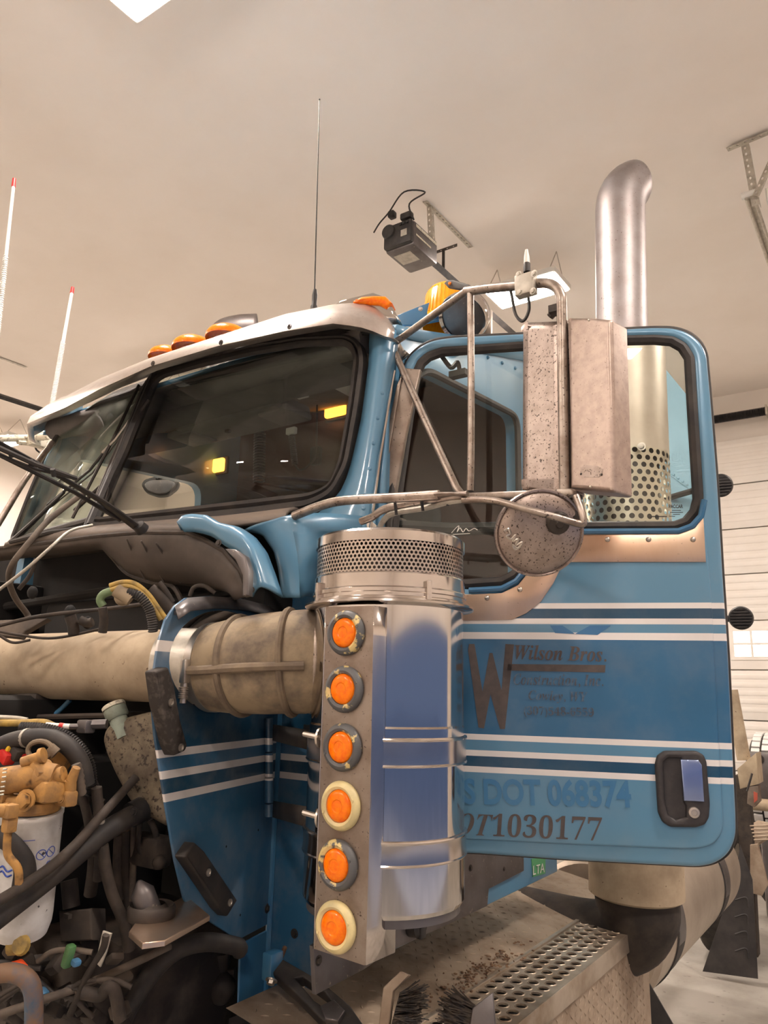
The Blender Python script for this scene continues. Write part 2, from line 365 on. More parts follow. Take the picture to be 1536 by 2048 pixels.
def rounded(pts, r=.0, k=5):
    """round every corner of a 2-D outline"""
    n = len(pts); o = []
    for i in range(n):
        p, a, b = Vector(pts[i]), Vector(pts[i-1]), Vector(pts[(i+1) % n])
        ra = r[i] if isinstance(r, (list, tuple)) else r
        d1, d2 = a-p, b-p; q = min(ra, d1.length*.48, d2.length*.48)
        if q < 1e-6: o.append(p); continue
        s, e = p+d1.normalized()*q, p+d2.normalized()*q
        for j in range(k+1):
            t = j/k; o.append(s*(1-t)**2+p*2*t*(1-t)+e*t*t)
    return o
def to2(pts, pl):
    inv = frame_of(pl).inverted(); return [((inv @ P(x, y, pl=pl)).x, (inv @ P(x, y, pl=pl)).y) for x, y in pts]
def slab(pts, pl, thick, bev=0, holes=(), r=0, bm=None, front=0, hr=0):
    """outline measured on plane pl, given real thickness behind it"""
    pl2 = off(pl, front)
    o = to2(pts, pl2); hs = [to2(h, pl2) for h in holes]
    if r: o = rounded(o, r)
    if hr: hs = [rounded(h, hr) for h in hs]
    return slab2(bm or nb(), o, frame_of(pl2), thick, bev, hs)
def ruled(A, B, n=16, k=1, bulge=None, bm=None):
    """sheet between two polylines (resampled to n), k steps across"""
    def rs(L):
        L = [Vector(p) for p in L]; s = [0]
        for a, b in zip(L, L[1:]): s.append(s[-1]+(b-a).length)
        out = []
        for i in range(n):
            t = s[-1]*i/(n-1)
            out.append(Vector([float(np.interp(t, s, [p[c] for p in L])) for c in range(3)]))
        return out
    a, b = rs(A), rs(B); bm = bm or nb(); g = []
    for i in range(n):
        g.append([bm.verts.new(a[i].lerp(b[i], j/k) + (bulge*math.sin(math.pi*j/k) if bulge is not None else Vector())) for j in range(k+1)])
    for i in range(n-1):
        for j in range(k): bm.faces.new((g[i][j], g[i+1][j], g[i+1][j+1], g[i][j+1]))
    return bm
def thick(o, t, offset=-1):
    m = o.modifiers.new('thickness', 'SOLIDIFY'); m.thickness = t; m.offset = offset; return o
def ball(bm, c, r, s=(1, 1, 1), n=10):
    q = bmesh.ops.create_uvsphere(bm, u_segments=n*2, v_segments=n, radius=r)
    bmesh.ops.transform(bm, matrix=Matrix.Translation(Vector(c)) @ Matrix.Diagonal((*s, 1)), verts=q['verts']); return bm
def bolt(bm, c, ax, r, h=None, dome=False):
    h = h or r*.7
    if dome: lathe(bm, [(r, 0), (r*.95, h*.4), (r*.7, h*.8), (0, h)], c, ax, 12)
    else:
        lathe(bm, [(r*1.5, -.001), (r*1.5, h*.25), (r*1.02, h*.25)], c, ax, 14); lathe(bm, [(r, h*.2), (r, h*.95), (r*.85, h), (0, h)], c, ax, 6)
    return bm
def text_bm(bm, s, mt, size, bold=0, shear=0, sx=1.0, depth=.0008, space=1.0, bend=None):
    cu = bpy.data.curves.new('t', 'FONT'); cu.body = s; cu.size = size; cu.offset = bold; cu.shear = shear; cu.space_character = space; cu.resolution_u = 4
    o = bpy.data.objects.new('t', cu); me = bpy.data.meshes.new_from_object(o)
    me.transform(Matrix.Diagonal((sx, 1, 1, 1)))
    t = nb(); t.from_mesh(me)
    fs = bmesh.ops.extrude_face_region(t, geom=t.faces[:])
    bmesh.ops.translate(t, vec=(0, 0, depth), verts=[g for g in fs['geom'] if isinstance(g, bmesh.types.BMVert)])
    if bend:
        R = bend
        for v in t.verts:
            a = v.co.x/R; rr = R+v.co.z; v.co = Vector((rr*math.sin(a), v.co.y, rr*math.cos(a)-R))
    t.transform(mt); m2 = bpy.data.meshes.new('x'); t.to_mesh(m2); t.free(); bm.from_mesh(m2)
    bpy.data.meshes.remove(m2); bpy.data.meshes.remove(me); bpy.data.objects.remove(o); bpy.data.curves.remove(cu); return bm
_SER = str.maketrans({**{chr(65+i): chr(0x1D468+i) for i in range(26)}, **{chr(97+i): chr(0x1D482+i) for i in range(26)}, **{str(i): chr(0x1D7CE+i) for i in range(10)}})
def serif(s): return s.translate(_SER)
def text_fit(bm, s, pl, lb, rb, top, size_k=1.0, front=.0012, **kw):
    """text whose baseline runs from pixel lb to rb on plane pl and whose capitals reach up to 'top'"""
    p2 = off(pl, front); mt = frame_of(p2); inv = mt.inverted()
    a, b, t = (inv @ P(*q, pl=p2) for q in (lb, rb, top))
    h = (t-a).y; t0 = nb(); text_bm(t0, s, Matrix(), 1, **{k: v for k, v in kw.items() if k not in ('depth',)})
    xs = [v.co.x for v in t0.verts]; ys = [v.co.y for v in t0.verts]
    x0, x1, y1 = min(xs), max(xs), max(ys); t0.free()
    sy = h/(y1 if size_k == 1.0 else y1*size_k); sxx = (b-a).length/(x1-x0); ang = math.atan2((b-a).y, (b-a).x)
    m3 = mt @ Matrix.Translation((a.x, a.y, 0)) @ Matrix.Rotation(ang, 4, 'Z') @ Matrix.Diagonal((sxx, sy, 1, 1)) @ Matrix.Translation((-x0, 0, 0))
    return text_bm(bm, s, m3, 1, **kw)
# ------------------------------------------------------------------ the room
ZC = 5.49
def room_box(name, lo, hi, mat): 
    bm = nb(); c = [(a+b)/2 for a, b in zip(lo, hi)]; s = [b-a for a, b in zip(lo, hi)]
    return struct(obj(name, box(bm, c, s), mat))
room_box('floor', (-10.7, -7.2, -.3), (5.7, 7.8, 0), 'concrete')
room_box('ceiling', (-10.7, -7.2, ZC), (5.7, 7.8, ZC+.2), 'ceiling')
room_box('wall_left', (-10.7, -7.2, 0), (-10.5, 7.8, ZC), 'wall')
bm = nb(); box(bm, (5.6, .3, (2.55+ZC)/2), (.2, 15, ZC-2.55)); box(bm, (5.6, 6.3, 1.275), (.2, 3, 2.55)); struct(obj('wall_right', bm, 'wall'))   # an open bay door onto the dusk outside
bm = nb(); box(bm, (-4.2, -7.1, 1.3), (12.6, .2, 2.6)); box(bm, (-2.5, -7.1, (2.6+ZC)/2), (16, .2, ZC-2.6)); struct(obj('wall_front', bm, 'wall'))
bm = nb(); box(bm, (20, -10, -.12), (60, 60, .1)); struct(obj('ground', bm, 'snow'))
room_box('wall_back', (-10.5, 7.6, 0), (5.5, 7.8, ZC), 'wall')
def garage_door(name, x0, x1):
    zs = [0, .59, 1.13, 1.67, 2.215, 2.76, 3.29, 3.82, 4.35, 4.9]
    e = struct(thing(name, 'white sectional garage door with a row of windows', 'garage door', ((x0+x1)/2, 7.55, 0)))
    del e['category'], e['label']
    for i in range(9):
        a, b = zs[i]+.006, zs[i+1]-.006; bm = nb(); win = i == 4
        if not win:
            box(bm, ((x0+x1)/2, 7.56, (a+b)/2), (x1-x0, .05, b-a), bev=.006)
            for k in (1/6, 2/6, 3/6, 4/6, 5/6): box(bm, ((x0+x1)/2, 7.533, a+(b-a)*k+.02), (x1-x0-.04, .007, .05), bev=.003)
        else:
            fr = nb(); pn = nb(); n = 4; wd = (x1-x0)/n; holes = []
            for q in range(n):
                c0 = x1-1.22-(n-1-q)*1.06
                holes.append([(c0, a+.13), (c0+.78, a+.13), (c0+.78, b-.1), (c0, b-.1)])
            mt = Matrix(((1, 0, 0, 0), (0, 0, -1, 7.535), (0, 1, 0, 0), (0, 0, 0, 1)))
            slab2(bm, [(x0, a), (x1, a), (x1, b), (x0, b)], mt, .05, .004, holes)
        p = obj('door_section', bm, 'garage', e); struct(p)
        if win:
            for h in holes:
                fb = nb(); xa, xb, za, zb = h[0][0], h[1][0], h[0][1], h[2][1]
                mt2 = Matrix.Translation((0, -.012, 0)) @ mt
                lites = []
                for i2 in range(4):
                    for j2 in range(2):
                        u0, u1 = xa+(xb-xa)*i2/4+.012, xa+(xb-xa)*(i2+1)/4-.012; v0, v1 = za+(zb-za)*j2/2+.012, za+(zb-za)*(j2+1)/2-.012
                        lites.append([(u0, v0), (u1, v0), (u1, v1), (u0, v1)])
                slab2(fb, [(xa-.03, za-.03), (xb+.03, za-.03), (xb+.03, zb+.03), (xa-.03, zb+.03)], mt2, .03, .004, lites)
                f = obj('window_frame', fb, 'garage', p)
                gb = nb(); box(gb, ((xa+xb)/2, 7.555, (za+zb)/2), (xb-xa, .008, zb-za)); obj('pane', gb, 'daylight', p)
    return e
garage_door('door_1', -3.55, .82)
garage_door('door_2', -9.2, -4.85)
# torsion spring above the door
t = thing('torsion_spring', 'black coiled torsion spring on a steel shaft above the white garage door', 'spring', (-.3, 7.4, 5.12))
bm = nb(); a, b = P(1330, 856, Y=7.4), P(1530, 822, Y=7.4); b.z = a.z = (a.z+b.z)/2
tube(bm, [a, b], .042, 16); 
for i in range(70):
    c = a.lerp(b, i/69); lathe(bm, [(.046, -.006), (.054, 0), (.046, .006)], c, (1, 0, 0), 14)
obj('coil', bm, 'black_plastic', t)
bm = nb(); tube(bm, [a-Vector((2.2, 0, 0)), b+Vector((.6, 0, 0))], .013, 10); obj('shaft', bm, 'steel', t)
bm = nb(); box(bm, b+Vector((.02, .06, 0)), (.02, .26, .12)); obj('bracket', bm, 'galv', t)
# ceiling fixtures
def fixture(x, y, label):
    t = thing('ceiling_light', label, 'ceiling light', (x, y, 5.2), 'high bay lights under the ceiling')
    bm = nb(); box(bm, (x, y, 5.235), (.64, .36, .05), bev=.008); obj('housing', bm, 'white_plastic', t)
    bm = nb(); box(bm, (x, y, 5.207), (.60, .32, .012)); obj('diffuser', bm, 'lamp', t)
    for s in (-1, 1):
        bm = nb(); top = Vector((x+s*.27, y, ZC))
        for q in (-1, 1): tube(bm, [(x+s*.27, y+q*.16, 5.255), top], .004, 6)
        obj('hanger_wire', bm, 'steel', t)
fixture(-1.08, 3.545, 'bright rectangular ceiling light hanging behind the mirror bracket')
fixture(-1.335, -.155, 'bright rectangular ceiling light at the top edge above the truck cab')
for x, y in ((2.6, -.18), (2.8, 3.545), (-5.2, -.18), (-5.2, 3.545), (-9.0, -.18), (-9.0, 3.545), (-1.3, -4.3), (2.6, -4.3), (-5.2, -4.3)):
    fixture(x, y, 'rectangular ceiling light of the rows over the shop floor')
# garage door openers
def perf_angle(bm, a, b, wdt=.035, nrm=Vector((0, 0, 1)), n=18):
    a, b = Vector(a), Vector(b); d = (b-a); L = d.length; d.normalize(); s = d.cross(nrm).normalized(); nn = s.cross(d)
    for ax1, ax2 in ((s, nn), (nn, s)):
        mt = Matrix(((d.x, ax1.x, d.cross(ax1).x, a.x), (d.y, ax1.y, d.cross(ax1).y, a.y), (d.z, ax1.z, d.cross(ax1).z, a.z), (0, 0, 0, 1)))
        holes = []
        m = int(L/.045)
        for i in range(m):
            c = (i+.5)*L/m; holes.append([(c+.011*math.cos(q*math.pi/4), wdt*.55+.007*math.sin(q*math.pi/4)) for q in range(8)])
        slab2(bm, [(0, 0), (L, 0), (L, wdt), (0, wdt)], mt, .003, 0, holes)
    return bm
def opener(x, y, z, yr, label, detail=True):
    t = thing('garage_door_opener', label, 'garage door opener', (x, y, z))
    bm = nb(); box(bm, (x, y+.165, z-.012), (.24, .33, .19), bev=.018); obj('housing', bm, 'grey_metal', t)
    bm = nb(); box(bm, (x, y-.012, z-.008), (.23, .04, .175), bev=.012)
    lathe(bm, [(0, .014), (.05, .014), (.055, 0)], (x-.07, y-.032, z+.03), (0, -1, 0), 20)
    for k in range(3): box(bm, (x+.03+.03*k, y-.036, z+.055), (.016, .012, .02))
    pl = obj('control_face', bm, 'black_plastic', t)
    bm = nb(); box(bm, (x+.06, y-.035, z-.02), (.05, .004, .05)); box(bm, (x-.02, y+.13, z-.108), (.14, .13, .003)); tag(obj('label_plate', bm, 'galv', t), 'pale printed sticker')
    bm = nb(); box(bm, (x+.121, y+.17, z+.05), (.004, .28, .022)); box(bm, (x+.121, y+.13, z-.02), (.004, .2, .012)); obj('side_vent', bm, 'cap_white', t)
    bm = nb(); tube(bm, [(x, y+.2, z+.02), (x, yr, z+.05)], .032, 4); obj('rail', bm, 'black_plastic', t)
    bm = nb(); perf_angle(bm, (x+.02, y+.28, ZC-.012), (x+.02, y+1.0, ZC-.012)); perf_angle(bm, (x+.07, y+.34, z+.08), (x+.05, y+.34, ZC-.01), nrm=Vector((0, 1, 0)))
    obj('hanger_bracket', bm, 'galv', t)
    bm = nb(); tube(bm, smooth([(x+.1, y+.03, z+.1), (x+.08, y, z+.22), (x+.16, y+.08, ZC-.1), (x+.02, y+.02, ZC-.08), (x-.08, y-.02, z+.2), (x-.16, y-.02, z+.14), (x-.18, y-.06, z+.05)]), .006, 6)
    obj('power_cord', bm, 'black_plastic', t)
    bm = nb(); box(bm, (x-.08, y+.02, z+.2), (.05, .05, .05), bev=.008); box(bm, (x+.06, y, z+.125), (.09, .05, .05), bev=.01); obj('plug', bm, 'black_plastic', t)
    bm = nb(); tube(bm, [(x+.0, y+.62, z+.05), (x+.0, y+.62, z+.2)], .012, 8); perf_angle(bm, (x-.1, y+.62, z+.2), (x+.12, y+.62, z+.2), .025)
    obj('rail_hook', bm, 'dark_metal', t)
    return t
opener(-1.41, 2.1, 5.06, 7.3, 'grey garage door opener with a black control face above the roof beacon')
opener(-6.95, 1.55, 5.03, 7.3, 'grey garage door opener at the far left behind the wipers')
# door track with its hangers at the right
t = thing('garage_door_track', 'galvanised garage door track on punched angle hangers at the upper right', 'door track', (.75, 2.97, 4.75))
a, b = P(1456, 303, Z=5.47), P(1536, 270, Z=5.47); d = (b-a).normalized()
bm = nb(); perf_angle(bm, a, a+d*.7, .04); obj('ceiling_angle', bm, 'galv', t)
v0 = P(1497, 287, Z=5.46); v1 = P(1521, 408, X=v0.x+.01)
v1 = P(1519, 408, Y=v0.y); 
bm = nb(); perf_angle(bm, v1, v0, .045, nrm=Vector((0, 1, 0))); obj('drop_angle', bm, 'galv', t)
bm = nb(); perf_angle(bm, P(1514, 392, Y=v0.y-.02), P(1546, 322, Y=v0.y-.02), .03, nrm=Vector((0, 1, 0))); obj('brace_angle', bm, 'galv', t)
tr = P(1500, 395, Y=v0.y)
bm = nb()
for q in (-.022, .022): tube(bm, [tr+Vector((q, 0, 0)), (tr.x+q, 7.3, tr.z+.02)], .011, 8)
box(bm, (tr.x, (tr.y+7.3)/2, tr.z+.03), (.05, 7.3-tr.y, .006)); obj('track', bm, 'galv', t)
bm = nb(); tube(bm, [tr+Vector((-.05, .01, .03)), tr+Vector((.05, .01, .03))], .024, 12); obj('roller', bm, 'white_plastic', t)
bm = nb(); box(bm, (tr.x+.09, tr.y+.35, tr.z+.02), (.012, .6, .09), bev=.003); obj('label_plate', bm, 'white_plastic', t)
# ------------------------------------------------------------------ the truck
T = thing('truck', 'blue conventional work truck with its hood off and the driver door swung open', 'truck', (-1.02, 2.0, 0))
# ---- windshield surface (driver half bilinear, passenger half its mirror image)
WD = [Vector(v) for v in ((-1.02, -.337, 2.487), (-1.02, -.116, 3.08), (-.12, -.121, 2.52), (-.15, -.045, 3.043))]
WP = [Vector(v) for v in ((-1.02, -.337, 2.487), (-1.02, -.116, 3.08), (-1.95, -.11, 2.516), (-1.9, .0, 3.05))]
def wpt(x, y, W=WD, lift=0.0):
    d = Vector(ray(x, y)); o = Vector(C); s, t, k = .5, .5, 2.4
    for _ in range(30):
        p = (W[0]*(1-s)+W[2]*s)*(1-t)+(W[1]*(1-s)+W[3]*s)*t; r = o+d*k-p
        J = np.array([-((W[2]-W[0])*(1-t)+(W[3]-W[1])*t), -((W[1]-W[0])*(1-s)+(W[3]-W[2])*s), d], float).T
        ds = np.linalg.solve(J, -np.array(r)); s += ds[0]; t += ds[1]; k += ds[2]
    return o+d*(k-lift)
def W_(pts, W=WD, lift=0.0): return [wpt(x, y, W, lift) for x, y in pts]
G_IN = [(194, 1037), (337, 1020), (505, 1000), (629, 986), (661, 971), (678, 926), (696, 817), (708, 723), (703, 703), (688, 693), (604, 696), (505, 713), (406, 736), (327, 758), (307, 778), (258, 906)]
G_OUT = [(176, 1064), (330, 1052), (500, 1038), (618, 1022), (668, 996), (702, 936), (722, 830), (736, 728), (728, 688), (700, 672), (606, 676), (505, 690), (400, 713), (318, 735), (288, 772), (236, 905)]
def sheet(loop, name, mat, parent, th=.006):
    bm = nb(); vs = [bm.verts.new(p) for p in loop]
    for t in tessellate_polygon([loop]): bm.faces.new([vs[i] for i in t])
    return thick(obj(name, bm, mat, parent), th, 0)
ws = sheet(W_(rounded([(x, y) for x, y in G_IN], 14) and [tuple(p) for p in rounded(G_IN, 14)]), 'windshield', 'glass_ws', T)
gi = W_([tuple(p) for p in rounded(G_IN, 16, 3)]); go = W_([tuple(p) for p in rounded(G_OUT, 20, 3)])
bm = nb(); n = len(gi)
prof = [(0, .004), (.12, .016), (.35, .02), (.45, .010), (.6, .022), (.85, .018), (1, -.01)]
nrmW = Vector((.2, -.93, .33)).normalized()
rg = [[bm.verts.new(gi[i].lerp(go[i], u)+nrmW*h) for u, h in prof] for i in range(n)]
for i in range(n):
    for j in range(len(prof)-1): bm.faces.new((rg[i][j], rg[(i+1) % n][j], rg[(i+1) % n][j+1], rg[i][j+1]))
obj('gasket', bm, 'rubber', ws)
GP_IN = [(185, 1040), (100, 1062), (24, 1083), (62, 985), (96, 905), (118, 868), (200, 806), (298, 775), (252, 905)]
wp = sheet(W_(GP_IN, WP), 'windshield', 'glass_pass', T); tag(wp, 'dusty passenger half of the windshield')
bm = nb(); tube(bm, W_([tuple(p) for p in rounded(GP_IN, 12, 3)], WP), .014, 8, closed=True); obj('gasket', bm, 'rubber', wp)
bm = nb(); tube(bm, W_([(313, 748), (184, 1052)], WD, .006), .021, 8); tube(bm, W_([(300, 760), (172, 1052)], WD, .012), .009, 8); obj('windshield_divider', bm, 'black_plastic', T)
# ---- A pillar, header, roof, cab sides
pl_in = W_([(742, 668), (741, 690), (741, 723), (726, 837), (706, 926), (690, 975), (668, 1003), (630, 1036)]) ; 
pl_out = [P(x, y, X=.004) for x, y in ((797, 665), (793, 700), (783, 760), (765, 880), (752, 985), (745, 1045), (741, 1075), (735, 1100))]
from mathutils.bvhtree import BVHTree
pbm = ruled(pl_in, pl_out, 18, 5, Vector((.018, -.03, 0))); ptree = BVHTree.FromBMesh(pbm)
apil = thick(obj('windshield_pillar', pbm, 'cab_paint', T, 60), .012, 0)
bm = nb()
for x, y in ((763, 788), (754, 838), (746, 888), (739, 939), (730, 992), (727, 1018)): ball(bm, ptree.ray_cast(Vector(C), Vector(ray(x, y)))[0] or P(x, y, X=-.02), .009, n=6)
obj('rivet', bm, 'cab_paint', apil)
bm = nb(); tube(bm, [P(x, y, X=.012) for x, y in ((789, 742), (776, 815), (760, 915), (747, 1015), (738, 1072))], .0045, 6); obj('edge_trim', bm, 'chrome', apil)
# passenger pillar
ap2 = W_([(118, 866), (62, 985), (22, 1086)], WP); bm = ruled(ap2, [Vector((-1.965, p.y+.09, p.z)) for p in ap2], 6, 2); thick(obj('windshield_pillar', bm, 'cab_paint', T), .012, 0)
# header strip over the glass, black in place of the visor's shade
hd = W_([(742, 668), (700, 668), (606, 672), (505, 686), (400, 709), (310, 731)]); hp = W_([(296, 772), (200, 803), (118, 866)], WP)
bm = ruled(hd, [Vector((p.x, p.y+.05, p.z+.06)) for p in hd], 12, 2); ruled(hp, [Vector((p.x, p.y+.07, p.z+.07)) for p in hp], 8, 2, bm=bm); thick(obj('header', bm, 'black_plastic', T), .01, 0)
# sides with the door openings
def YZ(x, sgn): return Matrix(((0, 0, sgn, x), (1, 0, 0, 0), (0, 1, 0, 0), (0, 0, 0, 1)))
op = rounded([(-.03, 1.46), (.905, 1.46), (.905, 3.065), (.16, 3.0), (.06, 2.9), (-.04, 2.45)], [.03, .06, .07, .08, .06, .05])
side_out = [(-.09, 1.243), (1.22, 1.243), (1.22, 3.44), (.45, 3.21), (.05, 3.1), (-.02, 2.99), (-.075, 2.55), (-.09, 2.3)]
cs = obj('cab_side', slab2(nb(), side_out, YZ(0, 1), .05, .006, [op]), 'cab_paint', T)
op2 = rounded([(.02, 1.46), (.93, 1.46), (.93, 3.03), (.16, 2.98), (.09, 2.9), (.0, 2.5)], [.03, .06, .09, .08, .06, .05])
side2 = [(y+.03, z) for y, z in side_out]
obj('cab_side', slab2(nb(), side2, YZ(-1.925, 1), .05, .0, [op2]), 'cab_paint', T)
bm = nb()
for y in np.arange(.12, 1.2, .13): ball(bm, (.002, y, 3.1+.2*y), .0075, n=6)
for z in np.arange(2.4, 3.1, .14): ball(bm, (.002, 1.0, z), .0075, n=6); ball(bm, (.002, 1.16, z), .0075, n=6)
obj('rivet', bm, 'cab_paint', cs)
bm = nb(); tube(bm, [Vector((.004, y, z)) for y, z in op], .013, 8, closed=True); obj('door_seal', bm, 'rubber', cs)
# kick panel in bare metal along the lower side
kp = plane((.012, 0, 0), (1, 0, 0))
obj('kick_plate', slab([(627, 1893), (632, 1990), (730, 1938), (780, 1903), (975, 1812), (978, 1778), (1048, 1742), (1048, 1700), (900, 1700), (760, 1800)], kp, .012, .002), 'grey_metal', cs)
bm = nb(); bolt(bm, P(637, 1921, pl=kp), (1, 0, 0), .008); bolt(bm, P(941, 1736, pl=kp), (1, 0, 0), .007); bolt(bm, P(1008, 1738, pl=kp), (1, 0, 0), .005); obj('screw', bm, 'dark_metal', cs)
bm = nb(); lathe(bm, [(0, .035), (.026, .035), (.034, .028), (.036, 0)], P(824, 1846, pl=kp), (1, 0, 0), 20); box(bm, P(824, 1855, pl=kp)+Vector((.03, 0, 0)), (.02, .03, .045), bev=.005); obj('filler_plug', bm, 'black_plastic', T)
bm = nb(); slab([(1063, 1718), (1091, 1714), (1091, 1747), (1066, 1754)], plane((.002, 0, 0), (1, 0, 0)), .002, bm=bm); stk = obj('sticker', bm, 'sticker_green', cs)
bm = nb(); text_fit(bm, 'LTA', plane((.003, 0, 0), (1, 0, 0)), (1066, 1750), (1089, 1744), (1067, 1731)); obj('lettering', bm, 'white_plastic', stk)
# roof shell
def roof_z(x, y):
    u = (x+.975)/.985; k = max(0, min(1, (y+.06)/.5))
    return 3.085+.335*max(0, y) + .05*(1-u**4)
bm = nb(); g = []
xs = [-.975+.985*math.sin(math.pi/2*s) for s in np.linspace(-1, 1, 25)]
for y in np.linspace(-.02, 1.24, 15): g.append([bm.verts.new((x, y, roof_z(x, y))) for x in xs])
for i in range(14):
    for j in range(24): bm.faces.new((g[i][j], g[i][j+1], g[i+1][j+1], g[i+1][j]))
for row in (0, 24):
    e = [bm.verts.new((g[i][row].co.x, g[i][row].co.y, 3.05+.3*max(0, g[i][row].co.y))) for i in range(15)]
    for i in range(14): bm.faces.new((g[i][row], g[i+1][row], e[i+1], e[i]))
roof = thick(obj('roof', bm, 'cab_paint', T, 60), .02)
# inside of the cab
bm = nb(); ruled([(-1.93, 0, 3.06), (-.04, 0, 3.06)], [(-1.93, 1.22, 3.46), (-.04, 1.22, 3.46)], 4, 4, bm=bm); thick(obj('headliner', bm, 'headliner', T), .02)
bm = nb()
tube(bm, [(-1.9, .0, 3.07), (-.12, .0, 3.07)], .05, 10); box(bm, (-1.01, .12, 3.06), (1.5, .2, .06), bev=.02); box(bm, (-1.0, .3, 3.05), (.6, .22, .07), bev=.02)
for x in (-1.3, -.75): box(bm, (x, .3, 3.02), (.16, .16, .03), bev=.01)
obj('overhead_console', bm, 'headliner', T)
bm = nb(); box(bm, (-.36, .3, 3.065), (.2, .15, .012)); box(bm, (-.62, .25, 3.06), (.05, .03, .01)); obj('paper', bm, 'white_plastic', T)
bm = nb(); tube(bm, [(-.52, .18, 3.04), (-.42, .20, 3.045)], .007, 8); obj('pen', bm, 'yellow', T)
bw = obj('back_wall', box(nb(), (-.98, 1.22, 2.44), (1.9, .04, 2.02)), 'interior_brown', T)
bm = nb(); box(bm, (-.98, .66, 1.42), (1.9, 1.1, .06)); obj('cab_floor', bm, 'skin_dark', T)
for x in (-.55, -1.5):
    bm = nb(); box(bm, (x, .68, 1.85), (.5, .5, .16), bev=.05); box(bm, (x, .95, 2.2), (.5, .16, .72), bev=.06); box(bm, (x, .97, 2.66), (.28, .1, .2), bev=.04); obj('seat', bm, 'skin_dark', T)
bm = nb(); dash = [(-1.95, -.08, 2.49), (-1.02, -.3, 2.47), (-.1, -.09, 2.5)]
ruled(dash, [(-1.95, .22, 2.5), (-1.02, .16, 2.5), (-.1, .22, 2.5)], 8, 2, bm=bm); ruled([(-1.95, .22, 2.5), (-1.02, .16, 2.5), (-.1, .22, 2.5)], [(-1.95, .3, 1.9), (-1.02, .26, 1.9), (-.1, .3, 1.9)], 8, 2, bm=bm)
thick(obj('dashboard', bm, 'dusty_rubber', T), .02)
for c, nm in ((P(434, 933, Y=1.19), 'dome_light'), (P(674, 821, Y=1.19), 'dome_light')):
    if c.x < -1.92: c = P(434, 933, X=-1.92)
    bm = nb(); box(bm, c+Vector((0, .006, 0)), (.17, .02, .105), bev=.008); dm = obj(nm, bm, 'skin_dark', T)
    bm = nb(); box(bm, c+Vector((0, -.014, 0)), (.14, .03, .08), bev=.012); obj('lens', bm, 'dome', dm)
def coil(bm, a, b, r, turns, wr):
    a, b = Vector(a), Vector(b); d = b-a; q = Vector((0, 0, 1)).rotation_difference(d.normalized())
    tube(bm, [a + q @ Vector((r*math.cos(t*2*math.pi), r*math.sin(t*2*math.pi), d.length*t/turns)) for t in np.arange(0, turns, 1/9)], wr, 5)
bm = nb(); coil(bm, P(520, 865, Y=.5), P(518, 965, Y=.5), .024, 18, .005); obj('coiled_cord', bm, 'black_plastic', T)
m1 = P(583, 862, Y=.4)
bm = nb(); tube(bm, smooth([P(575, 810, Y=.4), P(580, 850, Y=.4)]), .004, 6); coil(bm, P(583, 870, Y=.4), P(590, 930, Y=.4), .012, 16, .003); tube(bm, smooth([P(590, 930, Y=.4), P(600, 940, Y=.4), P(618, 930, Y=.4), P(632, 905, Y=.4), P(634, 810, Y=.4)]), .004, 6); obj('microphone_cord', bm, 'dark_metal', T)
bm = nb(); box(bm, m1, (.05, .02, .03), bev=.004); obj('tag', bm, 'white_plastic', T)
bm = nb(); box(bm, P(632, 912, Y=.42), (.05, .03, .08), bev=.01); obj('microphone', bm, 'black_plastic', T)
bm = nb(); tube(bm, [P(457, 782, Y=.3), P(456, 850, Y=.3)], .008, 8); box(bm, P(456, 858, Y=.3), (.025, .02, .035), bev=.004); obj('hanging_switch', bm, 'dark_metal', T)
# passenger door window, seen through the cab
bm = nb(); slab2(bm, [(.0, 1.5), (.9, 1.5), (.9, 2.35), (.02, 2.35)], YZ(-1.94, 1), .05); obj('passenger_door', bm, 'skin_dark', T)
# ---- sun visor
def Yl(x):
    u = abs(x+1.02)/1.1; return -.36+.33*u**3.2
def hitf(x, y, f, t0=1.2, t1=5):
    o, d = C, ray(x, y); ts = np.linspace(t0, t1, 400); prev = None
    for t in ts:
        v = f(*(o+d*t))
        if prev is not None and (v > 0) != (prev > 0):
            lo, hi = t-(t1-t0)/399, t
            for _ in range(30):
                mid = (lo+hi)/2
                if (f(*(o+d*mid)) > 0) == (v > 0): hi = mid
                else: lo = mid
            return Vector(o+d*hi)
        prev = v
    return P(x, y, Y=0)
LIP = [(787, 676), (770.6, 673), (745, 662), (723, 655), (700, 651), (665.6, 647), (571, 662), (435, 692), (300, 733), (200, 778), (130, 815)]
FOLD = [(789, 664), (774, 652), (748, 641), (723, 637), (700, 633), (665, 630), (571, 650), (435, 684), (300, 726), (200, 769), (126, 806)]
TOP = [(789, 652), (772, 632), (750, 613), (728, 607), (700, 606), (665, 609), (571, 628), (435, 672), (300, 716), (200, 757), (122, 797)]
lip = [hitf(x, y, lambda a, b, c: b-Yl(a)) for x, y in LIP]; fold = [hitf(x, y, lambda a, b, c: b-Yl(a)-.012) for x, y in FOLD]; top = [hitf(x, y, lambda a, b, c: b-Yl(a)-.16) for x, y in TOP]
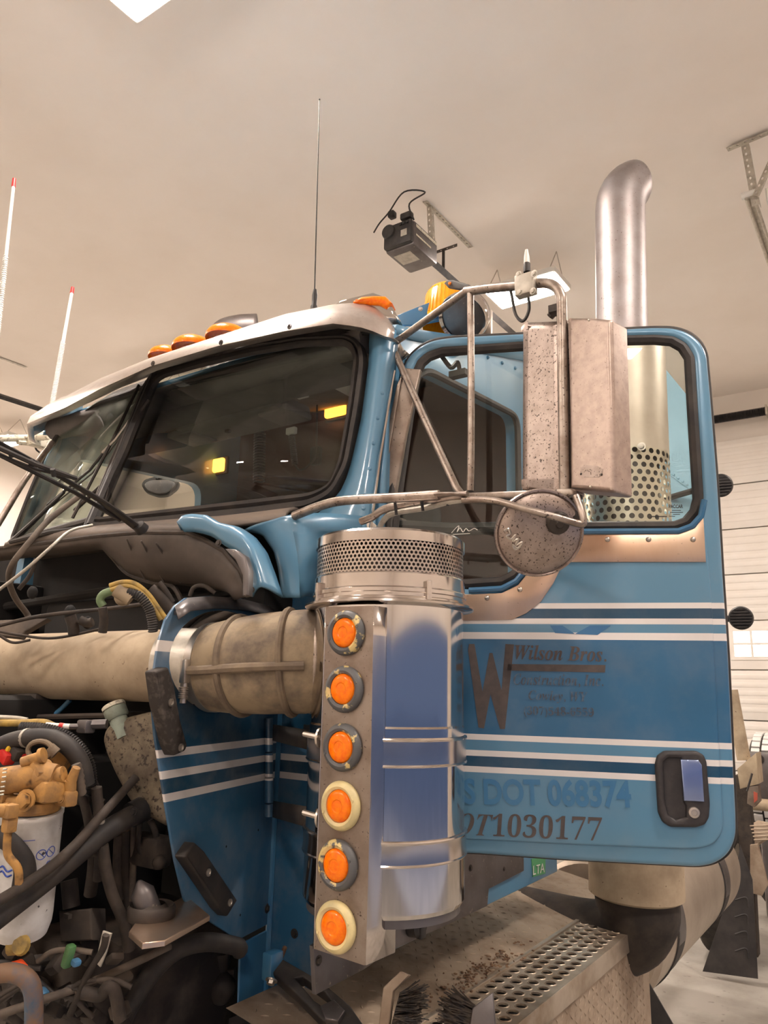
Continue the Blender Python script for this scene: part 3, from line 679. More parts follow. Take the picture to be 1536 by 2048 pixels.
# far end mirrored from the near one
far = [Vector((-1.935-p.x, p.y, p.z)) for p in lip[:5]][::-1]; farf = [Vector((-1.935-p.x, p.y, p.z)) for p in fold[:5]][::-1]; fart = [Vector((-1.935-p.x, p.y, p.z)) for p in top[:5]][::-1]
near = [p for p in lip if p.x > -1.75]; nf = fold[:len(near)]; nt_ = top[:len(near)]
L, Fd, Tp = near+far, nf+farf, nt_+fart
bm = nb(); rows = []
for a, b, c in zip(L, Fd, Tp):
    a2 = Vector((a.x, a.y+.03, a.z-.004)); d = Vector((c.x, c.y+.1, c.z+.0))
    rows.append([bm.verts.new(p) for p in (a2, a, b, b.lerp(c, .5)+Vector((0, 0, .006)), c, d)])
for r0, r1 in zip(rows, rows[1:]):
    for j in range(5): bm.faces.new((r0[j], r0[j+1], r1[j+1], r1[j]))
vis = thick(obj('sun_visor', bm, 'visor_metal', T, 50), .004)
bm = nb()
for i in (6, 7, 8): bolt(bm, L[i].lerp(Fd[i], .4)+Vector((.02, -.004, 0)), (0, -1, 0), .006)
obj('screw', bm, 'dark_metal', vis)
# ---- roof lamps
def cab_lamp(c, s=1.0):
    bm = nb(); lathe(bm, [(.055*s, -.04), (.06*s, .004), (.05*s, .01)], c, (0, 0, 1), 24); p = obj('roof_marker', bm, 'visor_metal', T)
    bm = nb(); ball(bm, (0, 0, 0), .084*s, (1, 1.1, .66), 14); bmesh.ops.translate(bm, vec=c+Vector((0, 0, .012)), verts=bm.verts[:])
    bmesh.ops.bisect_plane(bm, geom=bm.verts[:]+bm.edges[:]+bm.faces[:], plane_co=c+Vector((0, 0, .008)), plane_no=(0, 0, 1), clear_inner=True)
    obj('lens', bm, 'amber', p); return p
for x, y in ((337, 699), (390, 682), (458, 660)):
    c = P(x, y, Y=-.02 if x < 400 else .0); cab_lamp(Vector((c.x, c.y, c.z-.052)), .88 if x < 360 else 1.0)
c = P(735, 612, Y=-.03)
bm = nb(); slab([(668, 607), (683, 598), (745, 583), (762, 589), (782, 608), (800, 640), (760, 640), (690, 625)], plane((0, c.y+.05, 0), (.35, -.93, 0)), .1, .012, bm=bm); rm = obj('roof_marker', bm, 'chrome', T)
bm = nb(); slab([(704, 600), (722, 591), (748, 589), (770, 590), (783, 603), (771, 615), (757, 607), (704, 606)], plane((0, c.y+.035, 0), (.35, -.93, 0)), .06, .014, bm=bm); obj('lens', bm, 'amber', rm)
# beacon on its bracket
bt = plane((0, .42, 0), (.35, -.93, 0)); b0 = P(878, 612, pl=bt)
bm = nb(); lathe(bm, [(0, .135), (.05, .132), (.078, .12), (.09, .1), (.105, .0), (.105, -.03)], b0+Vector((0, .08, -.02)), (-.05, 0, 1), 32)
for k in range(40):
    a = 2*math.pi*k/40; q = b0+Vector((0, .08, -.02)); tube(bm, [q+Vector((.106*math.cos(a), .106*math.sin(a), 0)), q+Vector((.086*math.cos(a), .086*math.sin(a), .108))], .0028, 5)
bea = obj('beacon_light', bm, 'beacon', T); tag(bea, 'amber rotating beacon')
bm = nb(); slab([(790, 632), (814, 622), (894, 590), (902, 612), (880, 640), (830, 650), (800, 650)], bt, .012, .003, bm=bm); br = obj('beacon_bracket', bm, 'deep_blue', T)
bm = nb(); bolt(bm, P(841, 618, pl=bt), bt[1], .006); obj('screw', bm, 'steel', br)
# round work lamp with polished shell
hp_ = P(926, 636, D=2.75); ax = (Vector(C)-hp_).normalized()*.8+Vector((-.35, -.1, -.35))
bm = nb(); lathe(bm, [(0, -.1), (.06, -.09), (.088, -.05), (.094, 0), (.09, .012), (.08, .004)], hp_, ax, 36); hl = obj('work_lamp', bm, 'chrome', T)
bm = nb(); lathe(bm, [(0, .012), (.05, .008), (.08, .0)], hp_, ax, 32); obj('lens', bm, 'grey_metal', hl)
bm = nb(); box(bm, P(960, 660, D=2.85), (.1, .02, .14), bev=.004); box(bm, P(940, 668, D=2.8), (.05, .03, .12), bev=.004); obj('mounting_bracket', bm, 'steel', hl)
# roof antenna
ab = P(628, 614, Y=.2)
bm = nb(); lathe(bm, [(.012, -.06), (.014, 0), (.01, .01), (.011, .05), (.007, .075)], ab, (.02, 0, 1), 12)
an = obj('antenna_base', bm, 'black_plastic', T)
bm = nb(); tube(bm, [ab+Vector((0, 0, .04)), P(639, 199, Y=.2)], [.003, .0018], 6); ball(bm, P(639, 199, Y=.2), .004, n=5); obj('antenna_whip', bm, 'black_plastic', an)
# far exhaust tip, above the roof
fe = P(446, 690, X=-2.0); 
bm = nb(); q = [P(436, 760, Y=1.6), P(436, 690, Y=1.6), P(440, 660, Y=1.6), P(455, 640, Y=1.6), P(476, 629, Y=1.6)]
R0 = .085; pts = smooth([q[0], q[1], q[2]+Vector((0, .03, 0)), q[3]+Vector((0, .12, 0)), q[4]+Vector((0, .2, 0))], 6)
tube(bm, pts, R0, 20, cap=False); thick(tag(obj('exhaust_stack', bm, 'stack_metal', T), 'far exhaust stack tip showing over the roof'), .003)
# ---- driver door, swung open about 70 degrees
DO = [(732, 1708), (728, 1300), (736, 1120), (743, 1065), (775, 880), (800, 752), (807, 731), (817, 711), (839, 691), (865, 679), (900, 673), (1000, 668), (1223, 657), (1314, 653), (1349, 654), (1380, 664), (1403, 684), (1414, 707), (1422, 794), (1436, 969), (1447, 1157), (1457, 1299), (1467, 1514), (1473, 1638), (1473, 1675), (1459, 1709), (1430, 1729), (1397, 1735), (1132, 1721), (937, 1707)]
WIN = [(768, 1176), (786, 1000), (810, 830), (826, 742), (836, 720), (852, 706), (879, 696), (1035, 685), (1227, 673), (1314, 671), (1349, 674), (1372, 687), (1387, 711), (1394, 829), (1405, 1000), (1398, 1028), (1380, 1049), (1355, 1058), (1171, 1059), (1110, 1062), (1080, 1085), (1045, 1139), (1028, 1158), (1003, 1172), (937, 1177)]
door = obj('door', slab(DO, DOOR, .05, .012, [WIN], r=.05, hr=.03), 'door_paint', T)
tag(door, 'open driver door with white stripes and lettering')
# raised centre of the door skin, its edge a small step
SK = [(745, 1690), (748, 1300), (757, 1100), (770, 1070), (1000, 1192), (1060, 1150), (1100, 1085), (1170, 1072), (1385, 1070), (1412, 1040), (1424, 1200), (1434, 1400), (1445, 1640), (1443, 1668), (1428, 1690), (1405, 1699), (1370, 1700), (1132, 1691), (937, 1681)]
SK = [(745, 1678), (748, 1300), (757, 1190), (940, 1188), (1005, 1185), (1040, 1168), (1065, 1130), (1100, 1085), (1130, 1072), (1360, 1070), (1392, 1062), (1410, 1040), (1424, 1200), (1434, 1400), (1447, 1640), (1446, 1664), (1430, 1688), (1405, 1697), (1370, 1699), (1132, 1689), (937, 1679)]
obj('door_skin', slab(SK, DOOR, .012, .006, front=.007, r=.04), 'door_paint', door)
obj('weather_strip', slab([((x-1100)*1.007+1101, (y-1200)*1.004+1199) for x, y in DO], off(DOOR, -.03), .022, .006, [[((x-1100)*1.01+1100, (y-900)*1.01+900) for x, y in WIN]], r=.05), 'rubber', door)
dg = obj('door_glass', slab([((x-1100)*1.005+1100, (y-930)*1.005+930) for x, y in WIN], off(DOOR, -.026), .005), 'glass', door)
wl = PS(WIN, pl=off(DOOR, -.004))
bm = nb(); tube(bm, smooth(PS([((x-1100)*.975+1100, (y-930)*.968+930) for x, y in WIN], pl=off(DOOR, -.016)), 1), .017, 8, closed=True); obj('window_gasket', bm, 'rubber', door)
bm = nb(); tube(bm, PS([(938, 1181), (1003, 1177), (1032, 1162), (1052, 1138), (1088, 1085), (1112, 1067), (1171, 1063), (1357, 1062), (1384, 1052), (1402, 1032), (1409, 1000)], pl=off(DOOR, .012)), .0085, 8); tag(obj('window_bead', bm, 'deep_blue', door), 'glossy blue bead under the window')
# window channel standing in front of the pillar edge
vp = off(DOOR, .03)
bm = nb(); slab([(808, 735), (841, 738), (812, 870), (778, 1065), (738, 1068), (766, 900)], vp, .02, .005, bm=bm)
slab([(793, 770), (805, 745), (763, 1000), (752, 1062), (742, 1062), (768, 890)], off(DOOR, .036), .01, .003, bm=bm)
vc = tag(obj('window_channel', bm, 'light_plate', door), 'bare metal channel along the front of the window')
bm = nb(); bolt(bm, P(806, 739, pl=vp), DOOR[1], .006); obj('screw', bm, 'steel', vc)
# bare metal trim below the window
TR = [(900, 1190), (1003, 1186), (1036, 1170), (1060, 1140), (1092, 1090), (1120, 1072), (1171, 1068), (1360, 1067), (1390, 1056), (1407, 1034), (1412, 1124), (1140, 1124), (1123, 1133), (1107, 1166), (1082, 1203), (1053, 1226), (1024, 1239), (935, 1241), (900, 1241)]
tp = off(DOOR, .0105)
trim = tag(obj('door_trim', slab(TR, tp, .004, .001), 'trim_metal', door), 'bare metal trim plate riveted under the window')
bm = nb()
for x, y in ((1215, 1079), (1297, 1079), (1386, 1079), (1040, 1179), (974, 1196)): bolt(bm, P(x, y, pl=tp), DOOR[1], .0075, .006, dome=True)
obj('rivet', bm, 'steel', trim)
# lettering and logo
lp = off(DOOR, .0075)
bm = nb(); mtl = frame_of(off(DOOR, .0082))
slab([(938, 1288), (949, 1288), (965, 1383), (979, 1306), (985, 1306), (1003, 1380), (1011, 1288), (1028, 1289), (1010, 1458), (1000, 1458), (981, 1389), (968, 1457), (957, 1455), (936, 1300)], off(DOOR, .0082), .001, bm=bm)
slab([(1016, 1328), (1211, 1330), (1210, 1345), (1014, 1341)], off(DOOR, .0082), .001, bm=bm); obj('logo', bm, 'letter_dark', door)
bm = nb(); text_fit(bm, serif('Wilson Bros.'), DOOR, (1030, 1318), (1213, 1323), (1030, 1289), front=.0082, bold=.004); obj('lettering', bm, 'letter_dark', door)
bm = nb(); text_fit(bm, serif('Construction, Inc.'), DOOR, (1027, 1369), (1207, 1372), (1027, 1347), front=.0082)
text_fit(bm, serif('Cowley, WY'), DOOR, (1057, 1399), (1176, 1403), (1057, 1380), front=.0082, size_k=1.0)
text_fit(bm, serif('(307)548-6559'), DOOR, (1048, 1429), (1188, 1433), (1048, 1412), front=.0082); tag(obj('lettering', bm, 'letter_worn', door), 'worn address lettering')
bm = nb(); text_fit(bm, serif('DOT1030177'), DOOR, (868, 1667), (1207, 1682), (868, 1622), front=.0082, shear=.12, bold=-.004); obj('lettering', bm, 'letter_dark', door)
bm = nb(); text_fit(bm, 'US DOT 068374', DOOR, (893, 1605), (1264, 1613), (893, 1555), front=.0079, bold=.032); tag(obj('lettering', bm, 'ghost', door), 'faint blue ghost lettering of an older number')
bm = nb(); slab([(1100, 1251), (1125, 1251), (1150, 1268), (1180, 1251), (1222, 1251), (1195, 1270), (1110, 1266)], off(DOOR, .0078), .001, bm=bm)
tag(obj('lettering', bm, 'ghost_dark', door), 'faint remains of an older painted name')
# handle
HF = [(1310, 1530), (1314, 1512), (1328, 1502), (1393, 1502), (1408, 1510), (1414, 1524), (1421, 1609), (1419, 1636), (1411, 1650), (1393, 1656), (1341, 1655), (1325, 1645), (1316, 1625)]
HR = [(1328, 1524), (1338, 1516), (1362, 1517), (1367, 1604), (1372, 1612), (1372, 1634), (1352, 1640), (1336, 1630), (1330, 1600)]
hdl = tag(obj('door_handle', slab(HF, off(DOOR, .02), .03, .009, [HR], r=.006), 'handle_plastic', door), 'black recessed handle with a lock and a lever tinted with blue reflection')
obj('recess', slab([((x-1350)*1.04+1350, (y-1578)*1.04+1578) for x, y in HR], off(DOOR, .0085), .004), 'handle_plastic', hdl)
tag(obj('lever', slab([(1361, 1519), (1397, 1520), (1404, 1530), (1409, 1604), (1368, 1602)], off(DOOR, .026), .012, .003), 'blue_reflection', hdl), 'polished lever with blue reflection in its colour')
bm = nb(); lathe(bm, [(0, .004), (.007, .004), (.0075, .006), (.013, .005), (.0145, 0)], P(1388, 1625, pl=off(DOOR, .02)), DOOR[1], 24); box(bm, P(1388, 1625, pl=off(DOOR, .0245)), (.002, .002, .008)); obj('lock', bm, 'steel', hdl)
# glass markings
bm = nb(); text_fit(bm, 'PACCAR', DOOR, (1338, 1016), (1366, 1016), (1338, 1009), front=-.0245, bold=.03, depth=.0004)
for k, (a, b) in enumerate(((1344, 1362), (1340, 1366), (1346, 1360), (1338, 1350))): slab([(a, 1020+k*4), (b, 1020+k*4), (b, 1021.2+k*4), (a, 1021.2+k*4)], off(DOOR, -.0245), .0004, bm=bm)
slab([(1303, 1032), (1334, 1032), (1334, 1034), (1303, 1034)], off(DOOR, -.0245), .0004, bm=bm)
obj('maker_mark', bm, 'black_plastic', dg)
bm = nb(); tube(bm, smooth(PS([(903, 1066), (912, 1056), (918, 1052), (914, 1064), (920, 1056), (926, 1064), (932, 1057), (938, 1062), (948, 1057), (955, 1060)], pl=off(DOOR, -.0245)), 5), .0011, 5); tube(bm, PS([(906, 1069), (940, 1067)], pl=off(DOOR, -.0245)), .001, 5); tag(obj('sticker', bm, 'white_plastic', dg), 'white script sticker')
bm = nb(); q = plane((0, 0, 0), DOOR[1]); lathe(bm, [(0, 0), (0, 0)], (0, 0, 0)) if False else None
tube(bm, PS([(770, 1045), (800, 1052), (900, 1058), (1010, 1056)], pl=off(DOOR, -.09)), .02, 8); obj('inner_sill', bm, 'black_plastic', door)
bm = nb(); tube(bm, smooth(PS([(883, 712), (902, 735), (915, 725), (920, 745)], pl=off(DOOR, -.06))), .008, 6); box(bm, P(918, 748, pl=off(DOOR, -.07)), (.06, .03, .02)); obj('inner_latch', bm, 'dark_metal', door)

# ---- mirror bracket: tubes in an upright plane running out from the pillar
MP = plane((.02, -.02, 0), (.15, .56, 0)); MP = (MP[0], -MP[1]) if np.dot(MP[1], C-MP[0]) < 0 else MP
def mt_(pts, f=0): return PS(pts, pl=off(MP, f))
mb = nb()
tube(mb, smooth(mt_([(786, 688), (925, 588), (935, 582)]), 4), .0115, 10)
tube(mb, smooth(mt_([(931, 583), (975, 577), (1040, 571), (1085, 566), (1108, 572), (1121, 590), (1124, 620), (1126, 780), (1129, 985)]), 5), .0135, 12)
tube(mb, smooth(mt_([(941, 580), (942, 700), (942, 900), (940, 982)]), 3), .0105, 10)
tube(mb, mt_([(781, 686), (850, 840), (912, 975), (925, 992)]), .0115, 10)
mir = tag(obj('mirror_bracket', mb, 'tube_metal', T), 'tubular bracket carrying the driver side mirrors')
bm = nb(); box(bm, P(786, 685, pl=MP), (.03, .04, .06), bev=.006); slab([(768, 700), (796, 683), (808, 705), (793, 725), (781, 744), (770, 742)], off(MP, -.02), .008, .002, bm=bm)
slab([(795, 690), (818, 708), (806, 718), (790, 728)], off(MP, -.03), .006, .002, bm=bm); obj('pillar_plate', bm, 'steel', mir)
bm = nb(); 
for q in ((772, 739), (787, 687), (808, 706)): bolt(bm, P(*q, pl=off(MP, -.015)), MP[1], .006)
obj('bolt', bm, 'steel', mir)
# lower arms
bm = nb(); a0 = P(560, 1043, D=2.08)
tube(bm, smooth([P(588, 1032, D=2.10), P(640, 1012, D=2.05), P(690, 1001, D=2.0), P(800, 995, D=1.9), P(878, 990, D=1.85)], 5), .0125, 10)
tube(bm, [P(872, 990, D=1.85), P(905, 988, D=1.83), P(935, 990, D=1.81)], [.012, .008, .008], 8, flat=(1.3, .6))
obj('lower_arm', bm, 'tube_metal', mir)
bm = nb(); tube(bm, smooth([P(722, 1043, D=2.05), P(745, 1034, D=2.03), P(770, 1018, D=2.0), P(830, 1004, D=1.93), P(890, 995, D=1.87), P(935, 990, D=1.84)], 5), .0105, 10); obj('lower_arm', bm, 'tube_metal', mir)
bm = nb(); tube(bm, smooth([P(752, 1072, D=2.06), P(768, 1040, D=2.03), P(790, 1026, D=2.0), P(850, 1016, D=1.93), P(895, 1004, D=1.87), P(925, 1000, D=1.85)], 5), .008, 8)
obj('wiring_sleeve', bm, 'galv', mir)
bm = nb()
for (x, y0, y1) in ((790, 1004, 1030), (843, 1000, 1022), (893, 990, 1012)): tube(bm, [P(x, y0, D=1.93-.0006*(x-790)), P(x+3, y1, D=1.93-.0006*(x-790))], .004, 6)
obj('cable_tie', bm, 'black_plastic', mir)
ba = off(MP, .02)
bm = nb(); slab([(918, 986), (1140, 976), (1144, 980), (1144, 990), (1136, 994), (922, 1000), (917, 994)], ba, .02, .006, bm=bm); obj('mirror_rail', bm, 'tube_metal', mir)
bm = nb(); slab([(683, 1052), (697, 1042), (738, 1038), (752, 1050), (752, 1066), (690, 1070), (683, 1062)], plane((0, -.14, 0), (.25, -.97, 0)), .006, .0015, bm=bm)
for q in ((690, 1062), (728, 1046), (728, 1064)): bolt(bm, P(*q, pl=plane((0, -.14, 0), (.25, -.97, 0))), (.25, -.97, 0), .006, dome=True)
obj('cowl_bracket', bm, 'steel', mir)
# mirror shells
def shell(pts, front, th, bev, r):
    o = to2(pts, off(MP, front)); return slab2(nb(), rounded(o, r), frame_of(off(MP, front)), th, bev, seg=8)
m1 = tag(obj('mirror_shell', shell([(1036, 643), (1048, 638), (1118, 635), (1128, 636), (1131, 985), (1034, 985)], .01, .075, .034, .008), 'mirror_shell', mir), 'inner mirror back with a rounded shell')
m2 = tag(obj('mirror_shell', shell([(1134, 634), (1180, 634), (1221, 638), (1230, 983), (1222, 985), (1138, 978)], .0, .07, .012, .006), 'mirror_shell_clean', mir), 'outer mirror back, flatter, with a riveted badge')
bm = nb(); bp = off(MP, .0008); slab([(1161, 936), (1170, 930), (1195, 932), (1206, 938), (1204, 948), (1198, 954), (1168, 955), (1161, 950)], bp, .001, bm=bm); bdg = obj('badge', bm, 'mirror_shell', m2)
bm = nb(); 
for q in ((1162, 948), (1203, 949)): bolt(bm, P(*q, pl=bp), MP[1], .003, dome=True)
obj('rivet', bm, 'dark_metal', bdg)
bm = nb()
for q in ((1178, 640), (1181, 974), (1062, 975)): bolt(bm, P(*q, pl=off(MP, .002 if q[0] > 1135 else -.006)), MP[1], .0035, dome=True)
obj('rivet', bm, 'steel', m2)
bm = nb(); tube(bm, [P(1100, 634, pl=off(MP, -.02)), P(1118, 612, pl=off(MP, -.02))], .01, 8); box(bm, P(1112, 620, pl=off(MP, -.01)), (.03, .03, .02)); obj('hinge', bm, 'dark_metal', mir)
for q in ((1108, 993), (1150, 992)):
    bm = nb(); lathe(bm, [(.018, 0), (.018, -.008), (.011, -.01), (.011, -.05), (.014, -.052), (.014, -.06)], P(q[0], q[1], pl=off(MP, .0)), (0, 0, 1), 16); obj('swivel_bolt', bm, 'dark_metal', mir)
# round convex mirror back
cm = P(1079, 1067, D=1.80); cax = Vector((.35, -.93, -.22)).normalized()
cax = (Vector(C)-cm).normalized()+Vector((.25, .1, -.28)); cax.normalize()
bm = nb(); lathe(bm, [(.1055, -.012), (.108, -.004), (.106, .002), (.102, .003), (.099, .000), (.096, .004), (.07, .014), (.04, .02), (0, .023)], cm, cax, 48)
rm_ = tag(obj('convex_mirror', bm, 'mirror_shell', mir), 'round convex mirror back with embossed script')
cf = axis_matrix(cm, cax)
bm = nb(); lathe(bm, [(0, .034), (.008, .034), (.011, .028), (.024, .026), (.028, .016)], P(1113, 1043, D=1.785), cax, 20); obj('pivot', bm, 'dark_metal', rm_)
bm = nb()
cp = (np.array(cm+cax*.0165), np.array(cax))
tube(bm, smooth(PS([(1009, 1062), (1016, 1058), (1020, 1068), (1013, 1072), (1022, 1078), (1030, 1070), (1026, 1082), (1036, 1078), (1032, 1090), (1044, 1084), (1038, 1094), (1030, 1098), (1026, 1090), (1034, 1096), (1041, 1092)], pl=cp), 4), .0032, 6)
obj('embossed_script', bm, 'steel', rm_)
bm = nb(); tube(bm, smooth([P(925, 1000, D=1.82), P(985, 1001, D=1.78), P(1050, 1018, D=1.73), P(1110, 1034, D=1.71), P(1160, 1048, D=1.71), P(1167, 1042, D=1.71), P(1162, 1020, D=1.72), P(1152, 992, D=1.74)], 6), .0085, 10)
obj('support_rod', bm, 'tube_metal', mir)
# stub aerial on the bracket
bm = nb(); box(bm, P(1052, 571, pl=off(MP, .02)), (.055, .03, .06), bev=.004)
for q in ((1037, 549), (1068, 547), (1040, 584), (1066, 582)): bolt(bm, P(*q, pl=off(MP, .035)), MP[1], .0065)
ac_ = obj('aerial_clamp', bm, 'galv', mir)
bm = nb(); ap = P(1054, 541, pl=off(MP, .01)); lathe(bm, [(.0095, -.005), (.0095, .02), (.008, .022), (0, .022)], ap, (0, 0, 1), 16); obj('aerial_base', bm, 'rubber', ac_)
bm = nb(); lathe(bm, [(.0085, .018), (.0075, .04), (.004, .062), (0, .064)], ap, (0, 0, 1), 16); obj('aerial_cap', bm, 'white_plastic', ac_)
bm = nb(); tube(bm, smooth([P(1056, 587, pl=MP), P(1058, 620, pl=MP), P(1046, 642, pl=MP), P(1031, 628, pl=MP), P(1022, 585, pl=MP), P(1012, 568, pl=MP), P(975, 585, pl=MP)], 6), .0045, 6); obj('aerial_cable', bm, 'black_plastic', ac_)
bm = nb(); lg = off(MP, .004); slab([(887, 566), (893, 560), (905, 559), (935, 568), (950, 575), (940, 585), (925, 580), (895, 575)], lg, .012, .004, bm=bm); tb = obj('lamp_tab', bm, 'rubber', mir)
bm = nb(); lathe(bm, [(.0055, 0), (.004, .004), (0, .005)], P(900, 567, pl=lg), MP[1], 14); obj('lens', bm, 'amber', tb)

# ---- air cleaner
AC = Vector((.19, -.30, 0)); zc = lambda y: P(785, y, pl=plane((AC.x, AC.y-.0, 0), (.56, -.83, 0))).z
Zt, Zp0, Zp1, Zc0, Zc1, Zfl = zc(1084), zc(1106), zc(1166), zc(1190), zc(1212), zc(1222)
Zb = zc(1795)
bm = nb(); R = .189
lathe(bm, [(0, Zt+.012), (.10, Zt+.012), (.15, Zt+.008), (R-.006, Zt), (R, Zt-.006), (R, Zp0), (R-.004, Zp0)], AC, n=96); cap_ = obj('air_cleaner', bm, 'polished', T, 15)
tag(cap_, 'upright polished air cleaner canister with a perforated intake band')
bm = nb(); lathe(bm, [(R-.004, Zp1), (R-.004, Zp0+.002)], AC, n=96, uvs=True); obj('intake_screen', bm, 'perf_fine', cap_)
bm = nb(); lathe(bm, [(R-.04, Zp1-.02), (R-.04, Zp0)], AC, n=48); obj('filter_core', bm, 'dark_metal', cap_)
bm = nb(); lathe(bm, [(R-.003, Zp1+.004), (R, Zp1), (R, Zc0), (R+.004, Zc0-.004), (R+.004, Zc0-.012), (R+.0015, Zc0-.014), (R+.0015, Zc1+.006), (R+.006, Zc1+.004), (R+.007, Zc1-.002)], AC, n=96)
for a in (-2.05, -.5, 1.0, 2.6): box(bm, AC+Vector(((R+.005)*math.cos(a), (R+.005)*math.sin(a), (Zc0+Zc1)/2+.004)), (.016, .012, .05), Matrix.Rotation(a, 3, 'Z'), .003)
obj('collar', bm, 'polished', cap_, 12)
bm = nb(); lathe(bm, [(R+.006, Zc1), (R+.021, Zfl+.008), (R+.022, Zfl+.003), (R+.019, Zfl), (R-.01, Zfl-.004)], AC, n=96); obj('rain_ring', bm, 'polished', cap_)
Zs0, Zs1, Zs2, Zs3 = zc(1466), zc(1520), zc(1652), zc(1700)
prof = [(R-.004, Zfl), (R-.004, zc(1446)), (R-.002, zc(1450)), (R-.002, Zb+.01), (R-.008, Zb), (R-.03, Zb-.004), (0, Zb-.004)]
bm = nb(); lathe(bm, prof, AC, n=96); can = tag(obj('canister', bm, 'chrome', cap_, 12), 'mirror bright lower canister')
for a, b in ((Zs0, Zs1), (Zs2, Zs3)):
    bm = nb(); lathe(bm, [(R-.002, a), (R+.004, a-.001), (R+.005, a-.004), (R+.003, a-.008), (R+.002, (a+b)/2), (R+.003, b+.006), (R+.0045, b+.003), (R+.003, b), (R-.002, b)], AC, n=96); obj('mounting_band', bm, 'polished', cap_, 12)
# brackets from the bands to the cowl hinge
for yy, y2 in ((1447, 1472), (1600, 1632)):
    bm = nb(); hp0 = [P(548, yy-8, D=2.24), P(612, yy-2, D=2.1)]; 
    A = [P(548, yy+2, pl=off(PANEL, .035)), P(548, yy+34, pl=off(PANEL, .035))]; zt, zb = A[0].z, A[1].z
    e = AC+Vector(((R+.004)*math.cos(math.radians(200)), (R+.004)*math.sin(math.radians(200)), 0)); q1 = Vector((A[0].x, A[0].y, 0)); q2 = Vector((e.x, e.y, 0)); ze = P(630, yy+14, pl=plane((e.x, e.y, 0), (.55, -.83, 0))).z
    ruled([q1+Vector((0, 0, zt)), q2+Vector((0, 0, ze))], [q1+Vector((0, 0, zb)), q2+Vector((0, 0, ze-(zt-zb)*1.0))], 6, 1, bm=bm)
    o2 = Vector((.05, .1, 0)); ruled([q1+o2*.9+Vector((0, 0, zt)), q2+o2+Vector((0, 0, ze))], [q1+o2*.9+Vector((0, 0, zb)), q2+o2+Vector((0, 0, ze-(zt-zb)))], 6, 1, bm=bm)
    thick(obj('support_bracket', bm, 'dark_metal', cap_), .005, 0)
    bm = nb(); tb_ = P(645, y2+4, pl=plane((AC.x, AC.y-.17, 0), (.2, -.97, 0))); tube(bm, [tb_, tb_+Vector((-.055, 0, .006))], .0065, 8); lathe(bm, [(.022, 0), (.022, .005), (0, .006)], tb_+Vector((-.004, 0, 0)), (-1, -.2, 0), 16); obj('band_bolt', bm, 'steel', cap_)
# marker light plate in front of the canister
LP = plane((0, AC.y-.205, 0), (0, -1, 0))
pf = [(652, 1214), (748, 1211), (741, 1600), (732, 1931), (727, 1931), (628, 1898), (640, 1560)]
lpl = tag(obj('light_plate', slab(pf, LP, .003, .001), 'light_plate', T), 'dirty metal plate with six round amber marker lights')
e0, e1 = PS([(748, 1211), (741, 1600), (732, 1931)], pl=LP), None
bm = nb(); ruled(e0, [p+Vector((.004, .10, 0)) for p in e0], 12, 1, bm=bm); g0 = PS([(652, 1214), (640, 1560), (628, 1898)], pl=LP); ruled(g0, [p+Vector((0, .06, 0)) for p in g0], 12, 1, bm=bm)
tag(thick(obj('side_return', bm, 'polished', lpl), .003), 'polished side of the plate')
LT = [(692, 1266, 'd'), (689, 1378, 'd'), (685, 1494, 'd'), (682, 1611, 'c'), (676, 1729, 'd'), (672, 1853, 'c')]
for i, (x, y, k) in enumerate(LT):
    c = P(x+2, y, pl=LP); bm = nb()
    lathe(bm, [(.050, 0), (.051, .006), (.047, .013), (.040, .016), (.034, .0125), (.0325, .006)], c, (0, -1, 0), 40)
    for q in (0.35, 3.5): lathe(bm, [(.0035, 0), (.003, .002), (0, .002)], c+Vector((.041*math.cos(q), -.015, .041*math.sin(q))), (0, -1, 0), 8)
    h = obj('marker_light', bm, 'bezel_dark' if k == 'd' else 'bezel_cream', lpl); h['label'] = ('worn dark bezel amber light' if k == 'd' else 'cream bezel amber light')
    bm = nb(); lathe(bm, [(.0335, .004), (.033, .011), (.030, .015), (.024, .0175), (.014, .0185), (.012, .0170), (.005, .0175), (0, .018)], c, (0, -1, 0), 36); obj('lens', bm, 'amber', h)
bm = nb(); lathe(bm, [(R-.012, Zb), (R-.012, zc(1812)), (R-.03, zc(1815)), (0, zc(1815))], AC, n=72); obj('drain_cup', bm, 'grey_metal', cap_, 15)

# ---- intake pipe and rubber boot
PA, PB_ = P(430, 1333, D=2.03), P(0, 1333, D=2.03*1.205)
dpi = (PB_-PA).normalized(); Rp = .098
bm = nb(); tube(bm, [P(372, 1331, D=2.045), PA+dpi*1.9], Rp, 48); ip = tag(obj('intake_pipe', bm, 'dust', T), 'dusty beige intake pipe')
bm = nb(); tube(bm, [P(440, 1332, D=2.02), P(338, 1331, D=2.06)], Rp+.002, 48); tag(obj('pipe_sleeve', bm, 'galv', ip), 'bare metal pipe end')
bc = smooth([P(414, 1334, D=2.03), P(440, 1333, D=2.01), P(485, 1330, D=1.985), P(550, 1325, D=1.955), P(612, 1322, D=1.945), P(646, 1322, D=1.95)], 8)
br_ = [float(np.interp(i/(len(bc)-1), [0, .08, .12, .3, .55, .8, .86, 1], [.100, .104, .112, .120, .128, .131, .128, .127])) for i in range(len(bc))]
bm = nb(); tube(bm, bc, br_, 56); boot = tag(obj('rubber_boot', bm, 'boot', ip), 'dusty rubber elbow boot with raised ribs')
def ringpts(i, k, a0, a1, n=24):
    t = (bc[i+1]-bc[i-1]).normalized(); s = t.cross(Vector((0, 0, 1))).normalized(); u = s.cross(t)
    toC = 1 if s.dot(Vector(C)-bc[i]) > 0 else -1
    return [bc[i]+(s*toC*math.cos(a)+u*math.sin(a))*(br_[i]+k) for a in np.linspace(a0, a1, n)]
nbp = len(bc); ri = nb()
